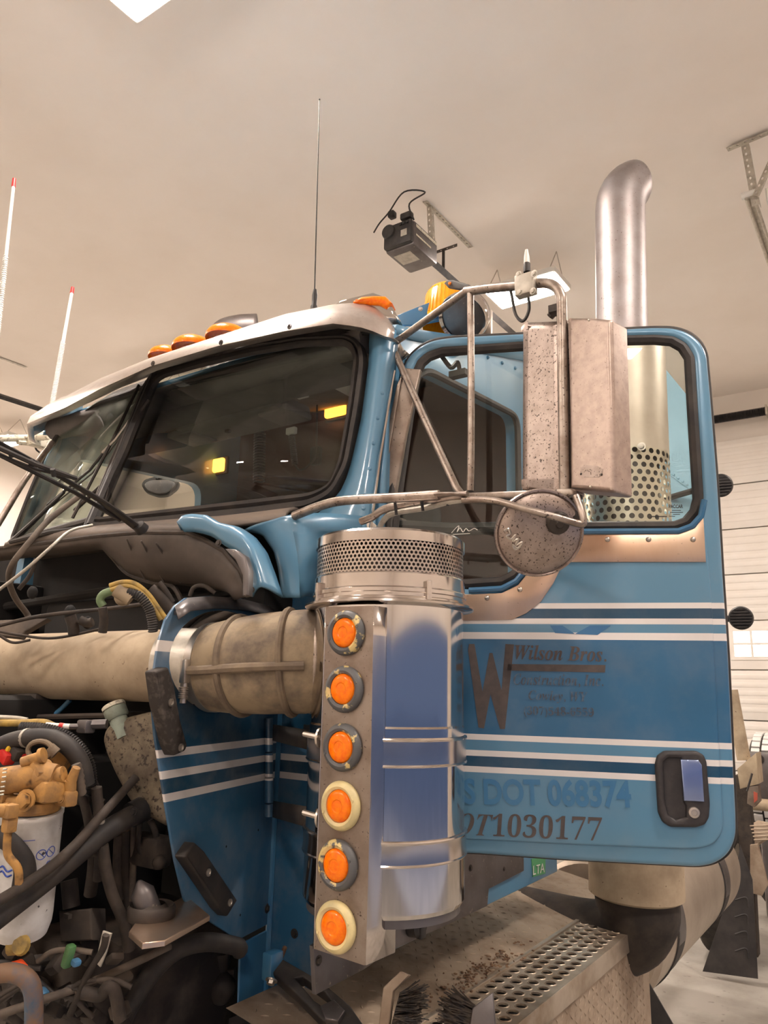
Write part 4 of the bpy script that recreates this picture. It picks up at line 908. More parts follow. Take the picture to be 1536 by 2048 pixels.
for fr_, in ((.40,), (.70,)):
    i = int(nbp*fr_); tube(ri, ringpts(i, .001, -2.2, 2.2, 40), .0095, 8)
line = []
for i in range(int(nbp*.18), int(nbp*.83)): line.append(ringpts(i, .003, -.12, -.12, 1)[0])
tube(ri, line, .012, 8); obj('rib', ri, 'boot_rib', boot)
for fr_, nm in ((.15, 'near'), (.92, 'far')):
    i = max(1, int(nbp*fr_)); bm = nb(); t = (bc[i+1]-bc[i-1]).normalized(); w2 = .011 if fr_ < .5 else .017
    lathe(bm, [(br_[i]+.001, -w2), (br_[i]+.004, -w2), (br_[i]+.004, w2), (br_[i]+.001, w2)], bc[i], t, 56); cl = obj('hose_clamp', bm, 'steel', ip)
    bm = nb()
    if fr_ < .5:
        q = ringpts(i, .010, -.22, -.22, 1)[0]; d2 = Vector((0, 0, -1)); box(bm, q+Vector((0, 0, .012)), (.02, .02, .06), bev=.004); tube(bm, [q+Vector((0, 0, -.01)), q+Vector((0, 0, -.066))], .0085, 8)
        for k in range(6): lathe(bm, [(.011, -.002), (.013, 0), (.011, .002)], q+Vector((0, 0, -.028-.005*k)), (0, 0, 1), 12)
    else:
        q = ringpts(i, .014, 1.25, 1.25, 1)[0]; tube(bm, [q+Vector((-.02, -.01, 0)), q+Vector((.02, .01, 0))], .013, 8); bolt(bm, q+Vector((.004, -.014, 0)), (.3, -1, 0), .008); q2 = ringpts(i, .006, .95, .95, 1)[0]; box(bm, (q+q2)/2, (.022, .014, .05), bev=.003)
    obj('clamp_screw', bm, 'steel', cl)
# neck of the canister
bm = nb(); tube(bm, [bc[-3], bc[-1], AC+Vector((-.1, 0, bc[-1].z))], [.126, .132, .138], 48); obj('inlet_neck', bm, 'tube_metal', cap_)

# ---- hood side panel with its round cut-out
HO = [(558, 1205), (545, 1213), (482, 1197), (420, 1192), (372, 1196), (350, 1212), (331, 1240), (316, 1290), (308, 1345), (304, 1400), (310, 1470), (330, 1600), (350, 1720), (368, 1796), (376, 1812), (475, 1881), (556, 1838)]
hole = [(442+103*math.cos(a), 1323+102*math.sin(a)) for a in np.linspace(0, 2*math.pi, 40, endpoint=False)]
pan = tag(obj('cowl_panel', slab(HO, PANEL, .006, .002, [hole]), 'panel_paint', T), 'blue side panel with three white stripes and a round pipe cut-out')
bm = nb(); fl = PS([(350, 1212), (372, 1196), (420, 1192), (482, 1197), (545, 1213)], pl=PANEL); ruled(fl, [p+Vector((.04, -.02, -.035)) for p in fl], 10, 1, bm=bm); tag(thick(obj('top_flange', bm, 'grey_metal', pan), .004), 'worn bare metal flange')
bm = nb(); tube(bm, PS([(352, 1226), (385, 1212), (440, 1209), (500, 1216), (540, 1224)], pl=off(PANEL, .006)), .012, 6, flat=(1, .5)); obj('worn_edge', bm, 'grey_metal', pan)
LOW = [(481, 1893), (487, 1886), (556, 1850), (556, 1985), (483, 2018), (478, 2012)]
lowp = obj('lower_panel', slab(LOW, PANEL, .006, .002), 'deep_blue', T)
fy = P(556, 1500, pl=PANEL); x_f = fy.x
FP = plane((0, fy.y, 0), (0, -1, 0))
bm = nb(); z0, z1 = P(556, 1985, pl=PANEL).z, 2.26
x_r = P(634, 1900, pl=FP).x; slab2(bm, [(x_f, z0), (x_r, z0+.03), (x_r, 1.6), (.0, 1.7), (.0, z1), (x_f, z1)], Matrix(((1, 0, 0, 0), (0, 0, -1, fy.y), (0, 1, 0, 0), (0, 0, 0, 1))), .01, .002); fp = obj('firewall_panel', bm, 'panel_paint', T)
bm = nb(); tube(bm, [(x_f+.004, fy.y-.004, z0), (x_f+.004, fy.y-.004, 1.95)], .010, 8); obj('fold_bead', bm, 'deep_blue', fp)
bm = nb()
for q in ((534, 1817), ): bolt(bm, P(*q, pl=PANEL), PANEL[1], .009)
obj('bolt', bm, 'dark_metal', pan)
for q in ((452, 1693), (480, 1830), (516, 1660)): bm = nb(); lathe(bm, [(.0035, .001), (0, .001)], P(*q, pl=off(PANEL, .0003)), PANEL[1], 8); obj('drain_hole', bm, 'firewall', pan)
bm = nb(); bolt(bm, P(589, 1867, pl=FP), (0, -1, 0), .009); obj('bolt', bm, 'dark_metal', fp)
bm = nb(); hz = lambda y: P(538, y, pl=off(PANEL, .012)); tube(bm, [hz(1436), hz(1502)], .0125, 10); tube(bm, [hz(1505), hz(1552)], .0125, 10); tube(bm, [hz(1556), hz(1604)], .0135, 10); tube(bm, [hz(1607), hz(1632)], .0135, 10); obj('hinge_barrel', bm, 'panel_paint', pan)
def block(pts, bolts, mat):
    b = obj('rubber_stop', slab(pts, off(PANEL, .03), .03, .007, r=.006), mat, pan); bm = nb()
    for q in bolts: lathe(bm, [(.0095, 0), (.0095, .004), (.006, .005), (.005, .002), (0, .002)], P(*q, pl=off(PANEL, .0305)), PANEL[1], 14)
    obj('screw', bm, 'steel', b); return b
tag(block([(311, 1343), (338, 1334), (350, 1372), (362, 1440), (376, 1490), (372, 1502), (350, 1512), (340, 1490), (320, 1410)], ((341, 1405), (361, 1495)), 'block_rubber'), 'dented rubber stop below the pipe')
tag(block([(370, 1714), (390, 1684), (410, 1702), (476, 1800), (456, 1834), (440, 1818)], ((416, 1745), (459, 1805)), 'rubber'), 'black rubber stop near the lower corner')
# rubber hood latch and its bracket
LA = plane(tuple(P(545, 1930, D=2.12)), (.1, -.5, .86))
bm = nb(); slab([(540, 1918), (556, 1912), (640, 1960), (700, 2010), (745, 2075), (700, 2075), (645, 2040), (590, 1985), (545, 1945)], LA, .035, .005, [[(590, 1955), (605, 1952), (650, 1985), (670, 2012), (655, 2018), (628, 2000)]], bm=bm)
lat = tag(obj('hood_latch', bm, 'rubber', T), 'rubber hood latch hanging from the blue panel')
bm = nb(); slab([(640, 2010), (668, 1998), (690, 2020), (675, 2042), (650, 2038)], off(LA, .012), .02, .004, bm=bm); obj('latch_pad', bm, 'grey_metal', lat)
bm = nb(); box(bm, P(545, 1930, pl=LA), (.035, .05, .07), bev=.004); lb_ = obj('latch_bracket', bm, 'deep_blue', lat)
bm = nb(); bolt(bm, P(543, 1960, pl=off(LA, .01)), (.2, -.6, -.8), .011, .012); obj('bolt', bm, 'steel', lat); bm = nb(); tube(bm, [P(562, 1915, pl=LA), P(570, 1895, pl=LA)], .007, 8); obj('pin', bm, 'rust', lat)
# ---- cowl pieces around the windshield base
sh_top = [(0, 1096), (100, 1084), (190, 1072), (281, 1064), (372, 1065), (406, 1077), (447, 1101), (480, 1140), (490, 1165), (497, 1192)]
sh_bot = [(0, 1120), (90, 1109), (210, 1098), (230, 1118), (257, 1145), (305, 1162), (372, 1169), (430, 1176), (467, 1184), (480, 1194)]
SPt = plane((0, -.40, 0), (.0, -1, 0)); SPb = plane((0, -.30, 0), (0, -1, 0))
bm = ruled(PS(sh_top, pl=SPt), PS(sh_bot, pl=SPb), 40, 8, Vector((0, -.03, -.012)))
shd = tag(thick(obj('hood_seal_shield', bm, 'shield', T, 60), .005), 'dark dirty shield along the back of the engine bay')
bm = nb(); tube(bm, PS(sh_top, pl=off(SPt, .004)), .007, 6); tube(bm, smooth(PS([(210, 1098), (228, 1118), (256, 1147), (305, 1165), (340, 1170), (355, 1185), (368, 1215)], pl=SPb), 4), .008, 6); obj('edge_seal', bm, 'hose', shd)
bm = nb()
for a, b in (((253, 1078), (290, 1160)), ((282, 1082), (328, 1164)), ((312, 1086), (362, 1166))): tube(bm, [P(*a, pl=off(SPt, .02)), P(*b, pl=off(SPb, .02))], .003, 5)
obj('crease', bm, 'shield', shd)
bm = ruled(W_([(20, 1086), (100, 1068), (190, 1060), (330, 1050), (500, 1036), (600, 1024)]), [p+Vector((0, .02, .0)) for p in PS([(0, 1098), (100, 1084), (190, 1073), (281, 1064), (372, 1063)], pl=SPt)]+[Vector((0, .02, 0))+P(560, 1040, Y=-.27)], 24, 4, Vector((0, -.012, .012)))
cw = tag(thick(obj('cowl', bm, 'cowl_grey', T, 60), .012), 'dusty grey cowl strip under the windshield')
bm = nb(); tube(bm, W_([(20, 1084), (100, 1064), (190, 1053), (330, 1044), (420, 1038), (500, 1030), (590, 1018)], WD, .02), .008, 6); obj('cowl_seal', bm, 'rubber', cw)
cO = PS([(362, 1062), (372, 1040), (396, 1035), (424, 1036), (440, 1046), (452, 1053), (486, 1057), (512, 1075), (535, 1105), (552, 1150), (566, 1192)], pl=plane((0, -.385, 0), (0, -1, 0)))
cI = PS([(368, 1064), (390, 1064), (408, 1068), (424, 1073), (437, 1082), (450, 1092), (480, 1108), (492, 1126), (498, 1145), (501, 1165), (501, 1194)], pl=plane((0, -.435, 0), (0, -1, 0)))
bm = ruled(cO, cI, 34, 8, Vector((.012, -.035, .022))); c1 = tag(thick(obj('cowl_cover', bm, 'cab_paint', T, 70), .008), 'light blue moulded cowl cover')
cK = PS([(566, 1035), (580, 1040), (589, 1075), (594, 1110), (597, 1150), (598, 1196)], pl=plane((0, -.34, 0), (0, -1, 0)))
cL = PS([(490, 1058), (528, 1066), (552, 1100), (562, 1140), (566, 1170), (568, 1196)], pl=plane((0, -.30, 0), (0, -1, 0)))
cR = [P(748, 1036, X=-.002), P(748, 1075, X=-.002), P(720, 1100, Y=-.02), P(680, 1130, Y=-.03), P(650, 1196, Y=-.04)]
bm = ruled(cL, cK, 18, 5, Vector((-.01, -.008, 0))); ruled(cK, cR, 18, 6, Vector((.0, -.028, .004)), bm=bm); bmesh.ops.remove_doubles(bm, verts=bm.verts[:], dist=.0005)
ctree = BVHTree.FromBMesh(bm)
c2 = tag(thick(obj('cowl_corner', bm, 'cab_paint', T, 70), .008), 'rounded light blue cab corner with chipped paint')
bm = nb(); 
cq = lambda x, y: (ctree.ray_cast(Vector(C), Vector(ray(x, y)))[0] or P(x, y, Y=-.34))-Vector(ray(x, y))*.002
for loop in ([(571, 1062), (577, 1064), (583, 1084), (579, 1092), (573, 1082)], [(587, 1066), (590, 1072), (594, 1110), (597, 1136), (593, 1136), (588, 1100)], [(523, 1136), (529, 1150), (534, 1172), (528, 1176), (524, 1158)]):
    bm.faces.new([bm.verts.new(cq(x, y)) for x, y in loop])
thick(obj('paint_chip', bm, 'cowl_grey', c2), .001)
bm = nb()
for q in ((437, 1086),): bolt(bm, P(*q, D=1.99), (.2, -.95, .1), .006)
bolt(bm, P(503, 1180, D=1.98), (.2, -.95, .1), .006); obj('screw', bm, 'dark_metal', c1)
bm = nb(); gp = plane(tuple(P(470, 1110, D=1.985)), (.15, -.97, .1)); slab([(448, 1097), (470, 1098), (490, 1112), (498, 1140), (496, 1190), (484, 1192), (484, 1150), (470, 1120)], gp, .02, .005, bm=bm); obj('inner_gasket', bm, 'grey_metal', c1)
bm = nb()
for x in (568, 597, 620): ball(bm, P(x, 1183, pl=plane((0, fy.y-.012, 0), (0, -1, 0))), .006, n=6)
obj('rivet', bm, 'cab_paint', fp)

# ---- firewall and dark engine block behind everything
bm = nb(); box(bm, (-1.4, fy.y+.06, 1.6), (1.96, .06, 1.9)); box(bm, (-2.0, -.2, 1.8), (.22, .5, 1.1), bev=.02);  # far end box is added, a dark cover over the blue passenger side
box(bm, (-1.0, -.05, 2.1), (1.2, .16, .3), bev=.03); fwl = tag(obj('firewall', bm, 'firewall', T), 'grimy firewall, bay shade in its dark colour')
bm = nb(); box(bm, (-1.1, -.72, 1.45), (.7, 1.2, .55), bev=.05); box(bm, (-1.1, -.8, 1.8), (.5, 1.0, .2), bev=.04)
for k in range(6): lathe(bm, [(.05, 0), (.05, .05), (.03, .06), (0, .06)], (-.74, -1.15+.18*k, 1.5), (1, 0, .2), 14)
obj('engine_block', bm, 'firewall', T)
bm = nb()
for a, b, r in (((-2.0, -.12, 2.24), (-.5, -.14, 2.30), .018), ((-2.0, -.1, 2.15), (-.5, -.13, 2.24), .012), ((-2.0, -.12, 2.05), (-.6, -.1, 2.1), .02)): tube(bm, [a, b], r, 8)
for x, y, r in ((65, 1185, 12), (140, 1225, 14), (175, 1245, 12)):
    ball(bm, P(x, y, D=2.35), r*.0013, (1, 1, 1.3), 7)
obj('firewall_fittings', bm, 'firewall', T)
def hose(name, pts, D, r, mat, n=10, k=6, corr=None, parent=T, lab=None):
    if not isinstance(D, (list, tuple)): D = [D]*len(pts)
    q = smooth([P(x, y, D=d) for (x, y), d in zip(pts, D)], k); bm = nb()
    if corr:
        L = [0]
        for a, b in zip(q, q[1:]): L.append(L[-1]+(b-a).length)
        m = max(6, int(L[-1]/corr)*2); q2 = [Vector([float(np.interp(L[-1]*i/m, L, [p[c] for p in q])) for c in range(3)]) for i in range(m+1)]
        tube(bm, q2, [r*(1.08 if i % 2 else .9) for i in range(m+1)], n)
    else: tube(bm, q, r, n)
    o = obj(name, bm, mat, parent)
    if lab: o['label'] = lab
    return o
hose('hose', [(168, 985), (100, 1038), (60, 1083), (25, 1128), (18, 1160), (30, 1195), (52, 1225), (60, 1240)], [2.3, 2.2, 2.12, 2.1, 2.15, 2.2, 2.25, 2.25], .0085, 'dusty_rubber')
hose('cable', [(185, 1050), (140, 1062), (100, 1096), (50, 1140), (-5, 1182)], [2.25, 2.2, 2.12, 2.1, 2.1], .0045, 'galv', lab='pale thin cable')
hose('hose', [(72, 1118), (60, 1150), (38, 1178)], 2.15, .006, 'hose')
hose('cable', [(-5, 1252), (60, 1236), (120, 1227), (200, 1219), (265, 1211), (300, 1206)], [2.1, 2.1, 2.1, 2.12, 2.15, 2.2], .0055, 'hose')
hose('cable', [(-5, 1262), (45, 1271), (110, 1276), (200, 1258), (210, 1250)], 2.15, .004, 'grime')
hose('cable', [(-5, 1268), (25, 1285), (60, 1280)], 2.12, .004, 'grime')
bm = nb(); slab([(-4, 1240), (95, 1236), (50, 1262), (40, 1275), (-4, 1270)], plane(tuple(P(20, 1255, D=2.2)), (.3, -.9, .3)), .02, .004, bm=bm); obj('bracket', bm, 'dusty_rubber', T)
hose('wiring_loom', [(220, 1172), (245, 1165), (270, 1168), (295, 1188), (315, 1215), (334, 1242)], 2.0, .0075, 'hose_yellow', lab='yellow loom')
hose('wiring_loom', [(222, 1180), (250, 1172), (275, 1180), (300, 1205), (322, 1240)], 1.99, .006, 'hose_yellow', lab='yellow loom')
hose('hose', [(230, 1180), (208, 1188), (200, 1200), (206, 1212)], 2.03, .011, 'hose_green', lab='green hose')
hose('conduit', [(255, 1185), (278, 1192), (297, 1215), (304, 1240), (306, 1264)], 1.98, .0125, 'rubber', corr=.006)
hose('hose', [(300, 1180), (325, 1200), (345, 1225)], 2.05, .02, 'hose')
hose('hose', [(380, 1192), (388, 1175), (408, 1172), (430, 1186)], 2.1, .006, 'hose')
hose('hose', [(318, 1165), (330, 1180), (345, 1205)], 2.05, .008, 'hose')
bm = nb(); ball(bm, P(246, 1192, D=1.99), .026, (1, .8, 1), 8); tube(bm, [P(232, 1180, D=1.98), P(262, 1200, D=1.98)], .018, 10); obj('valve', bm, 'boot', T)
hose('hose', [(205, 1215), (208, 1240), (205, 1265)], 2.1, .012, 'hose'); hose('fitting', [(140, 1232), (146, 1250), (148, 1268)], 2.15, .016, 'hose'); hose('fitting', [(160, 1240), (175, 1246), (185, 1244)], 2.14, .013, 'grime')
for q in ((370, 1250, 425, 1215), (378, 1268, 470, 1225)): hose('hose', [(q[0], q[1]), ((q[0]+q[2])/2, (q[1]+q[3])/2-6), (q[2], q[3])], 2.28, .014, 'grime')
# band below the pipe
bm = nb(); tube(bm, [P(-20, 1436, D=2.25), P(320, 1428, D=2.1)], .008, 6); box(bm, P(70, 1405, D=2.3), (.16, .1, .06), bev=.01); obj('fuel_rail', bm, 'grime', T)
hose('hose', [(140, 1400), (120, 1420), (105, 1432)], 2.25, .007, 'deep_blue', lab='blue hose')
hose('fuel_line', [(-10, 1446), (40, 1446), (85, 1445), (105, 1452), (118, 1458)], [1.95, 1.93, 1.92, 1.91, 1.9], .0095, 'hose_yellow', lab='tan fuel line')
hose('fuel_line', [(-10, 1434), (30, 1436), (55, 1440)], 1.95, .006, 'galv')
hose('connector_wire', [(92, 1450), (118, 1452), (140, 1453)], 1.9, .007, 'white_plastic'); hose('connector_ring', [(119, 1452), (127, 1453)], 1.9, .0085, 'red', lab='red ring')
bm = nb(); tube(bm, [P(140, 1453, D=1.9), P(158, 1453, D=1.9)], .007, 8); box(bm, P(172, 1453, D=1.9), (.04, .03, .032), bev=.005); tube(bm, [P(185, 1449, D=1.9), P(214, 1448, D=1.9)], .012, 8); obj('connector', bm, 'grey_metal', T)
big = hose('coolant_hose', [(-15, 1500), (25, 1482), (70, 1474), (110, 1478), (142, 1498), (163, 1530), (172, 1570)], [1.85, 1.84, 1.83, 1.83, 1.82, 1.82, 1.82], .021, 'rubber', 14, 8, lab='fat black hose')
hose('conduit', [(40, 1456), (85, 1458), (128, 1470), (160, 1496), (178, 1530), (182, 1570), (178, 1590)], 1.86, .014, 'black_plastic', corr=.006)
bm = nb(); c_ = P(53, 1458, D=1.83); lathe(bm, [(.0205, -.004), (.023, -.004), (.023, .004), (.0205, .004)], P(55, 1476, D=1.833), (1, .1, 0), 20); tag(obj('cable_tie', bm, 'galv', big), 'pale cable tie')
# tan filter head
FD = 1.72
def cyl(bm, a, b, r, D=FD, n=20, D2=None): return tube(bm, [P(*a, D=D), P(*b, D=D2 or D)], r, n)
bm = nb()
cyl(bm, (-10, 1564), (78, 1552), .030); cyl(bm, (76, 1553), (112, 1556), [.034, .03]); cyl(bm, (100, 1556), (128, 1548), .018)
box(bm, P(95, 1580, D=FD), (.085, .07, .05), bev=.014); box(bm, P(85, 1540, D=FD), (.05, .05, .03), Matrix.Rotation(.6, 3, 'Y'), .01)
cyl(bm, (45, 1525), (85, 1512), .012); cyl(bm, (80, 1512), (88, 1510), .017); cyl(bm, (70, 1520), (100, 1560), .012)
lathe(bm, [(0, .012), (.05, .012), (.066, .004), (.066, -.014), (.06, -.02)], P(62, 1606, D=1.74), (0, 0, 1), 30)
box(bm, P(132, 1596, D=FD), (.05, .03, .034), bev=.006); box(bm, P(30, 1604, D=FD), (.09, .05, .03), bev=.01); box(bm, P(5, 1595, D=FD), (.05, .03, .02), bev=.005)
cyl(bm, (140, 1600), (141, 1560), .013); cyl(bm, (143, 1560), (153, 1535), [.012, .009])
fh = tag(obj('filter_head', bm, 'cast_tan', T), 'dusty tan cast filter head')
bm = nb(); bolt(bm, P(52, 1601, D=FD-.04), (.3, -.9, .1), .016, .016); obj('plug', bm, 'cast_tan', fh); bm = nb(); bolt(bm, P(121, 1598, D=FD-.02), (.3, -.9, .1), .006); obj('bolt', bm, 'cast_tan', fh)
bm = nb(); tube(bm, [P(80, 1500, D=1.79)+Vector((.03*math.cos(a), .012*math.cos(a), .02*math.sin(a))) for a in np.linspace(0, 2*math.pi, 20, endpoint=False)], .006, 8, closed=True); cyl(bm, (98, 1496), (112, 1508), .014, 1.79); tag(obj('dipstick_ring', bm, 'boot_rib', T), 'brown ring handle')
bm = nb(); cyl(bm, (110, 1512), (138, 1526), .035, 1.9); obj('housing', bm, 'cast_tan', fh)
bm = nb(); 
for k in range(7): a = -1+.33*k; tube(bm, [P(3, 1564, D=FD-.034)+Vector((0, 0, .032*math.sin(a))), P(11, 1563, D=FD-.034)+Vector((0, 0, .032*math.sin(a)))], .002, 5)
obj('knurl', bm, 'galv', fh)
# white spin-on filter
ftop, fbot = P(66, 1616, D=1.74), P(40, 1868, D=1.74)
axf = (ftop-fbot).normalized(); Lf = (ftop-fbot).length; Rf = .066
bm = nb(); lathe(bm, [(0, -.004), (Rf*.6, -.004), (Rf*.88, .006), (Rf*.98, .03), (Rf, .05), (Rf, Lf-.012), (Rf+.0015, Lf-.01), (Rf+.0015, Lf), (0, Lf)], fbot, axf, 48); fil = tag(obj('fuel_filter', bm, 'filter_white', T), 'white spin-on filter with blue print')
bm = nb(); toc = (Vector(C)-ftop); toc = (toc-axf*toc.dot(axf)).normalized(); sx_ = axf.cross(toc)
def curved_text(s, z, ang, size, **k):
    q = Matrix.Rotation(ang, 3, axf); n_ = q @ toc; x_ = q @ sx_; o_ = fbot+axf*z+n_*(Rf+.0004)
    mt = Matrix(((x_.x, axf.x, n_.x, o_.x), (x_.y, axf.y, n_.y, o_.y), (x_.z, axf.z, n_.z, o_.z), (0, 0, 0, 1)))
    return text_bm(bm, s, mt, size, bend=Rf, depth=.0006, **k)
curved_text('\u2013\u2013\u2013\u2013 \u2013\u2013\u2013\u2013\u2013 \u2013\u2013\u2013\u2013\u2013\u2013', Lf-.048, -.75, .0075, bold=.0003); curved_text('\u2013\u2013\u2013\u2013\u2013 \u2013\u2013\u2013\u2013\u2013\u2013\u2013\u2013', Lf-.058, -.7, .0065)
curved_text('398', Lf-.078, -.62, .017, bold=.0006); curved_text('\u2605 \u2605 \u2605 \u2605', Lf-.086, -.65, .006)
for z, ang, s, r in ((Lf-.082, .42, .011, 1), (Lf-.082, .78, .011, 1)):
    q = Matrix.Rotation(ang, 3, axf); n_ = q @ toc; x_ = q @ sx_; o_ = fbot+axf*z+n_*(Rf+.0006); tube(bm, [o_+x_*s*math.cos(a)+axf*s*math.sin(a)-n_*(s*s*math.cos(a)**2/(2*Rf)) for a in np.linspace(0, 2*math.pi, 20, endpoint=False)], .0009, 4, closed=True)
    tube(bm, [o_-(x_-axf)*s*.6, o_+(x_-axf)*s*.6], .0008, 4)
q = Matrix.Rotation(-.72, 3, axf); n_ = q @ toc; x_ = q @ sx_
o_ = fbot+axf*(Lf-.108)+n_*(Rf-.004); mt = Matrix(((x_.x, axf.x, n_.x, o_.x), (x_.y, axf.y, n_.y, o_.y), (x_.z, axf.z, n_.z, o_.z), (0, 0, 0, 1)))
slab2(bm, [(.017*math.cos(a), .013*math.sin(a)) for a in np.linspace(0, math.pi, 12)], mt, .001); 
for k in range(2): tube(bm, smooth([mt @ Vector((-.016, -.006-.011*k, .001)), mt @ Vector((-.006, -.001-.011*k, .004)), mt @ Vector((.006, -.009-.011*k, .004)), mt @ Vector((.017, -.004-.011*k, .001))]), .0022, 5)
q = Matrix.Rotation(.5, 3, axf); n_ = q @ toc; x_ = q @ sx_; o_ = fbot+axf*(Lf-.118)+n_*(Rf+.0003)
tube(bm, [o_, o_+x_*.012+axf*.016, o_+x_*.024+axf*.016], .0009, 4); ball(bm, o_-x_*.006, .004, (1, 1, 1), 5); tube(bm, [o_-axf*.006, o_+x_*.02-axf*.004], .0012, 4)
obj('printing', bm, 'blue_ink', fil)
# tan steel line at the left
bm = nb(); bd = 1.6
tube(bm, [P(-10, 1622, D=bd), P(16, 1620, D=bd)], .014, 10); box(bm, P(20, 1622, D=bd), (.03, .026, .028), bev=.004); box(bm, P(19, 1648, D=bd), (.025, .025, .034), bev=.005)
tube(bm, smooth([P(17, 1655, D=bd), P(14, 1690, D=bd), P(17, 1712, D=bd), P(36, 1738, D=bd), P(38, 1775, D=bd)], 6), .0085, 10); obj('fuel_line', bm, 'cast_tan', T)
hose('hose', [(-5, 1670), (20, 1680), (40, 1705), (50, 1740), (45, 1780)], 1.68, .024, 'rubber', 12)
# red and yellow plugs above the filter head
for nm, m_, q, s in (('plug', 'red', (14, 1512), (.04, .03, .03)), ('plug', 'yellow', (20, 1497), (.014, .02, .028)), ('plug', 'red', (48, 1508), (.02, .02, .014)), ('plug', 'grime', (35, 1505), (.04, .03, .03))):
    bm = nb(); box(bm, P(*q, D=1.83), s, Matrix.Rotation(.5, 3, 'Y'), .006); o = obj(nm, bm, m_, T); o['label'] = {'red': 'red plug', 'yellow': 'yellow clip', 'grime': 'dirty grey plug'}[m_]
hose('hose', [(-10, 1512), (20, 1500), (52, 1488)], 1.85, .012, 'dusty_rubber')
# hoses and struts
hose('hose', [(272, 1555), (240, 1590), (195, 1640), (150, 1690), (100, 1735), (40, 1776), (-10, 1806)], [1.95, 1.9, 1.8, 1.72, 1.65, 1.6, 1.55], .0115, 'hose', lab='long dusty hose in front of the filter')
st = hose('strut', [(282, 1622), (215, 1660), (110, 1745), (-20, 1845)], [1.95, 1.85, 1.72, 1.58], .025, 'rubber', 16, 4, lab='thick black strut running down to the left')
bm = nb(); tube(bm, [P(262, 1630, D=1.93), P(285, 1618, D=1.96)], .032, 14); bolt(bm, P(266, 1624, D=1.90), (.3, -.9, .2), .008); obj('strut_end', bm, 'black_plastic', st)
for pts, r, D, m_ in (([(160, 1580), (172, 1620), (180, 1660), (190, 1710)], .011, 1.86, 'dusty_rubber'), ([(200, 1600), (195, 1650), (200, 1700), (196, 1760)], .013, 1.9, 'hose'), ([(205, 1690), (212, 1740), (225, 1790), (250, 1850), (258, 1900)], .014, 1.82, 'hose'), ([(236, 1670), (234, 1740), (238, 1800)], .011, 1.95, 'hose'), ([(252, 1660), (250, 1740), (256, 1820)], .012, 2.0, 'grime'), ([(268, 1640), (266, 1740), (262, 1800)], .009, 2.0, 'dusty_rubber'), ([(190, 1690), (187, 1740), (180, 1790)], .016, 1.95, 'grime'), ([(300, 1640), (312, 1670), (310, 1710), (330, 1720)], .008, 1.98, 'hose'), ([(280, 1640), (278, 1690), (290, 1715)], .007, 1.98, 'hose'), ([(150, 1600), (175, 1600), (190, 1575), (180, 1560)], .011, 1.9, 'grime')):
    hose('hose', pts, D, r, m_)
hose('fitting', [(152, 1528), (158, 1552), (163, 1590)], 1.74, .011, 'dusty_rubber', corr=.012)
hose('fitting', [(193, 1575), (195, 1600), (200, 1640)], 1.84, .013, 'hose'); hose('fitting', [(201, 1625), (203, 1655)], 1.84, .009, 'galv')
bm = nb(); ball(bm, P(318, 1725, D=1.95), .018, n=8); box(bm, P(300, 1700, D=2.0), (.12, .06, .08), bev=.015); obj('steering_joint', bm, 'hose', T)
# coolant bottle
BPL = plane(tuple(P(265, 1520, D=2.0)), (.45, -.85, .1))
BO = [(199, 1480), (204, 1458), (222, 1440), (250, 1432), (300, 1420), (345, 1440), (345, 1640), (330, 1656), (300, 1640), (262, 1615), (246, 1590), (224, 1548), (206, 1506)]
bot = tag(obj('coolant_bottle', slab(BO, BPL, .12, .03, r=.014), 'bottle', T), 'dirty translucent plastic bottle')
nk0, nk1 = P(250, 1475, pl=off(BPL, -.02)), P(232, 1425, pl=off(BPL, -.02)); nax = (nk1-nk0).normalized()
bm = nb(); tube(bm, [nk0, nk1], .024, 20); lathe(bm, [(.028, 0), (.03, .004), (.028, .008)], nk1-nax*.012, nax, 20); lathe(bm, [(.026, -.018), (.031, -.012), (.031, .01), (.027, .014)], nk1, nax, 24); cpb = obj('neck', bm, 'cap_green', bot)
bm = nb(); lathe(bm, [(.027, .012), (.032, .014), (.032, .022), (.028, .025), (0, .025)], nk1, nax, 24); obj('cap', bm, 'cap_white', bot)
# cone on its bracket
bp_ = plane((0, 0, P(300, 1830, D=1.80).z), (0, 0, 1))
bm = nb(); slab([(372, 1790), (420, 1830), (330, 1880), (285, 1886), (258, 1862), (275, 1838), (330, 1812)], bp_, .012, .003, bm=bm); bkt = tag(obj('hood_mount', bm, 'trim_metal', T), 'metal arm carrying a rubber hood cone')
cb = P(302, 1834, pl=bp_); ct = P(277, 1760, D=1.79); cax_ = (ct-cb).normalized()
bm = nb(); lathe(bm, [(.053, -.004), (.055, .0), (.055, .022), (.05, .028), (.038, .02), (.03, .03)], cb, (0, 0, 1), 36); obj('mount_cup', bm, 'dark_metal', bkt)
bm = nb(); lathe(bm, [(.029, .01), (.027, (ct-cb).length*.68), (.006, (ct-cb).length*.97), (0, (ct-cb).length)], cb, cax_, 28); obj('rubber_cone', bm, 'grey_metal', bkt)
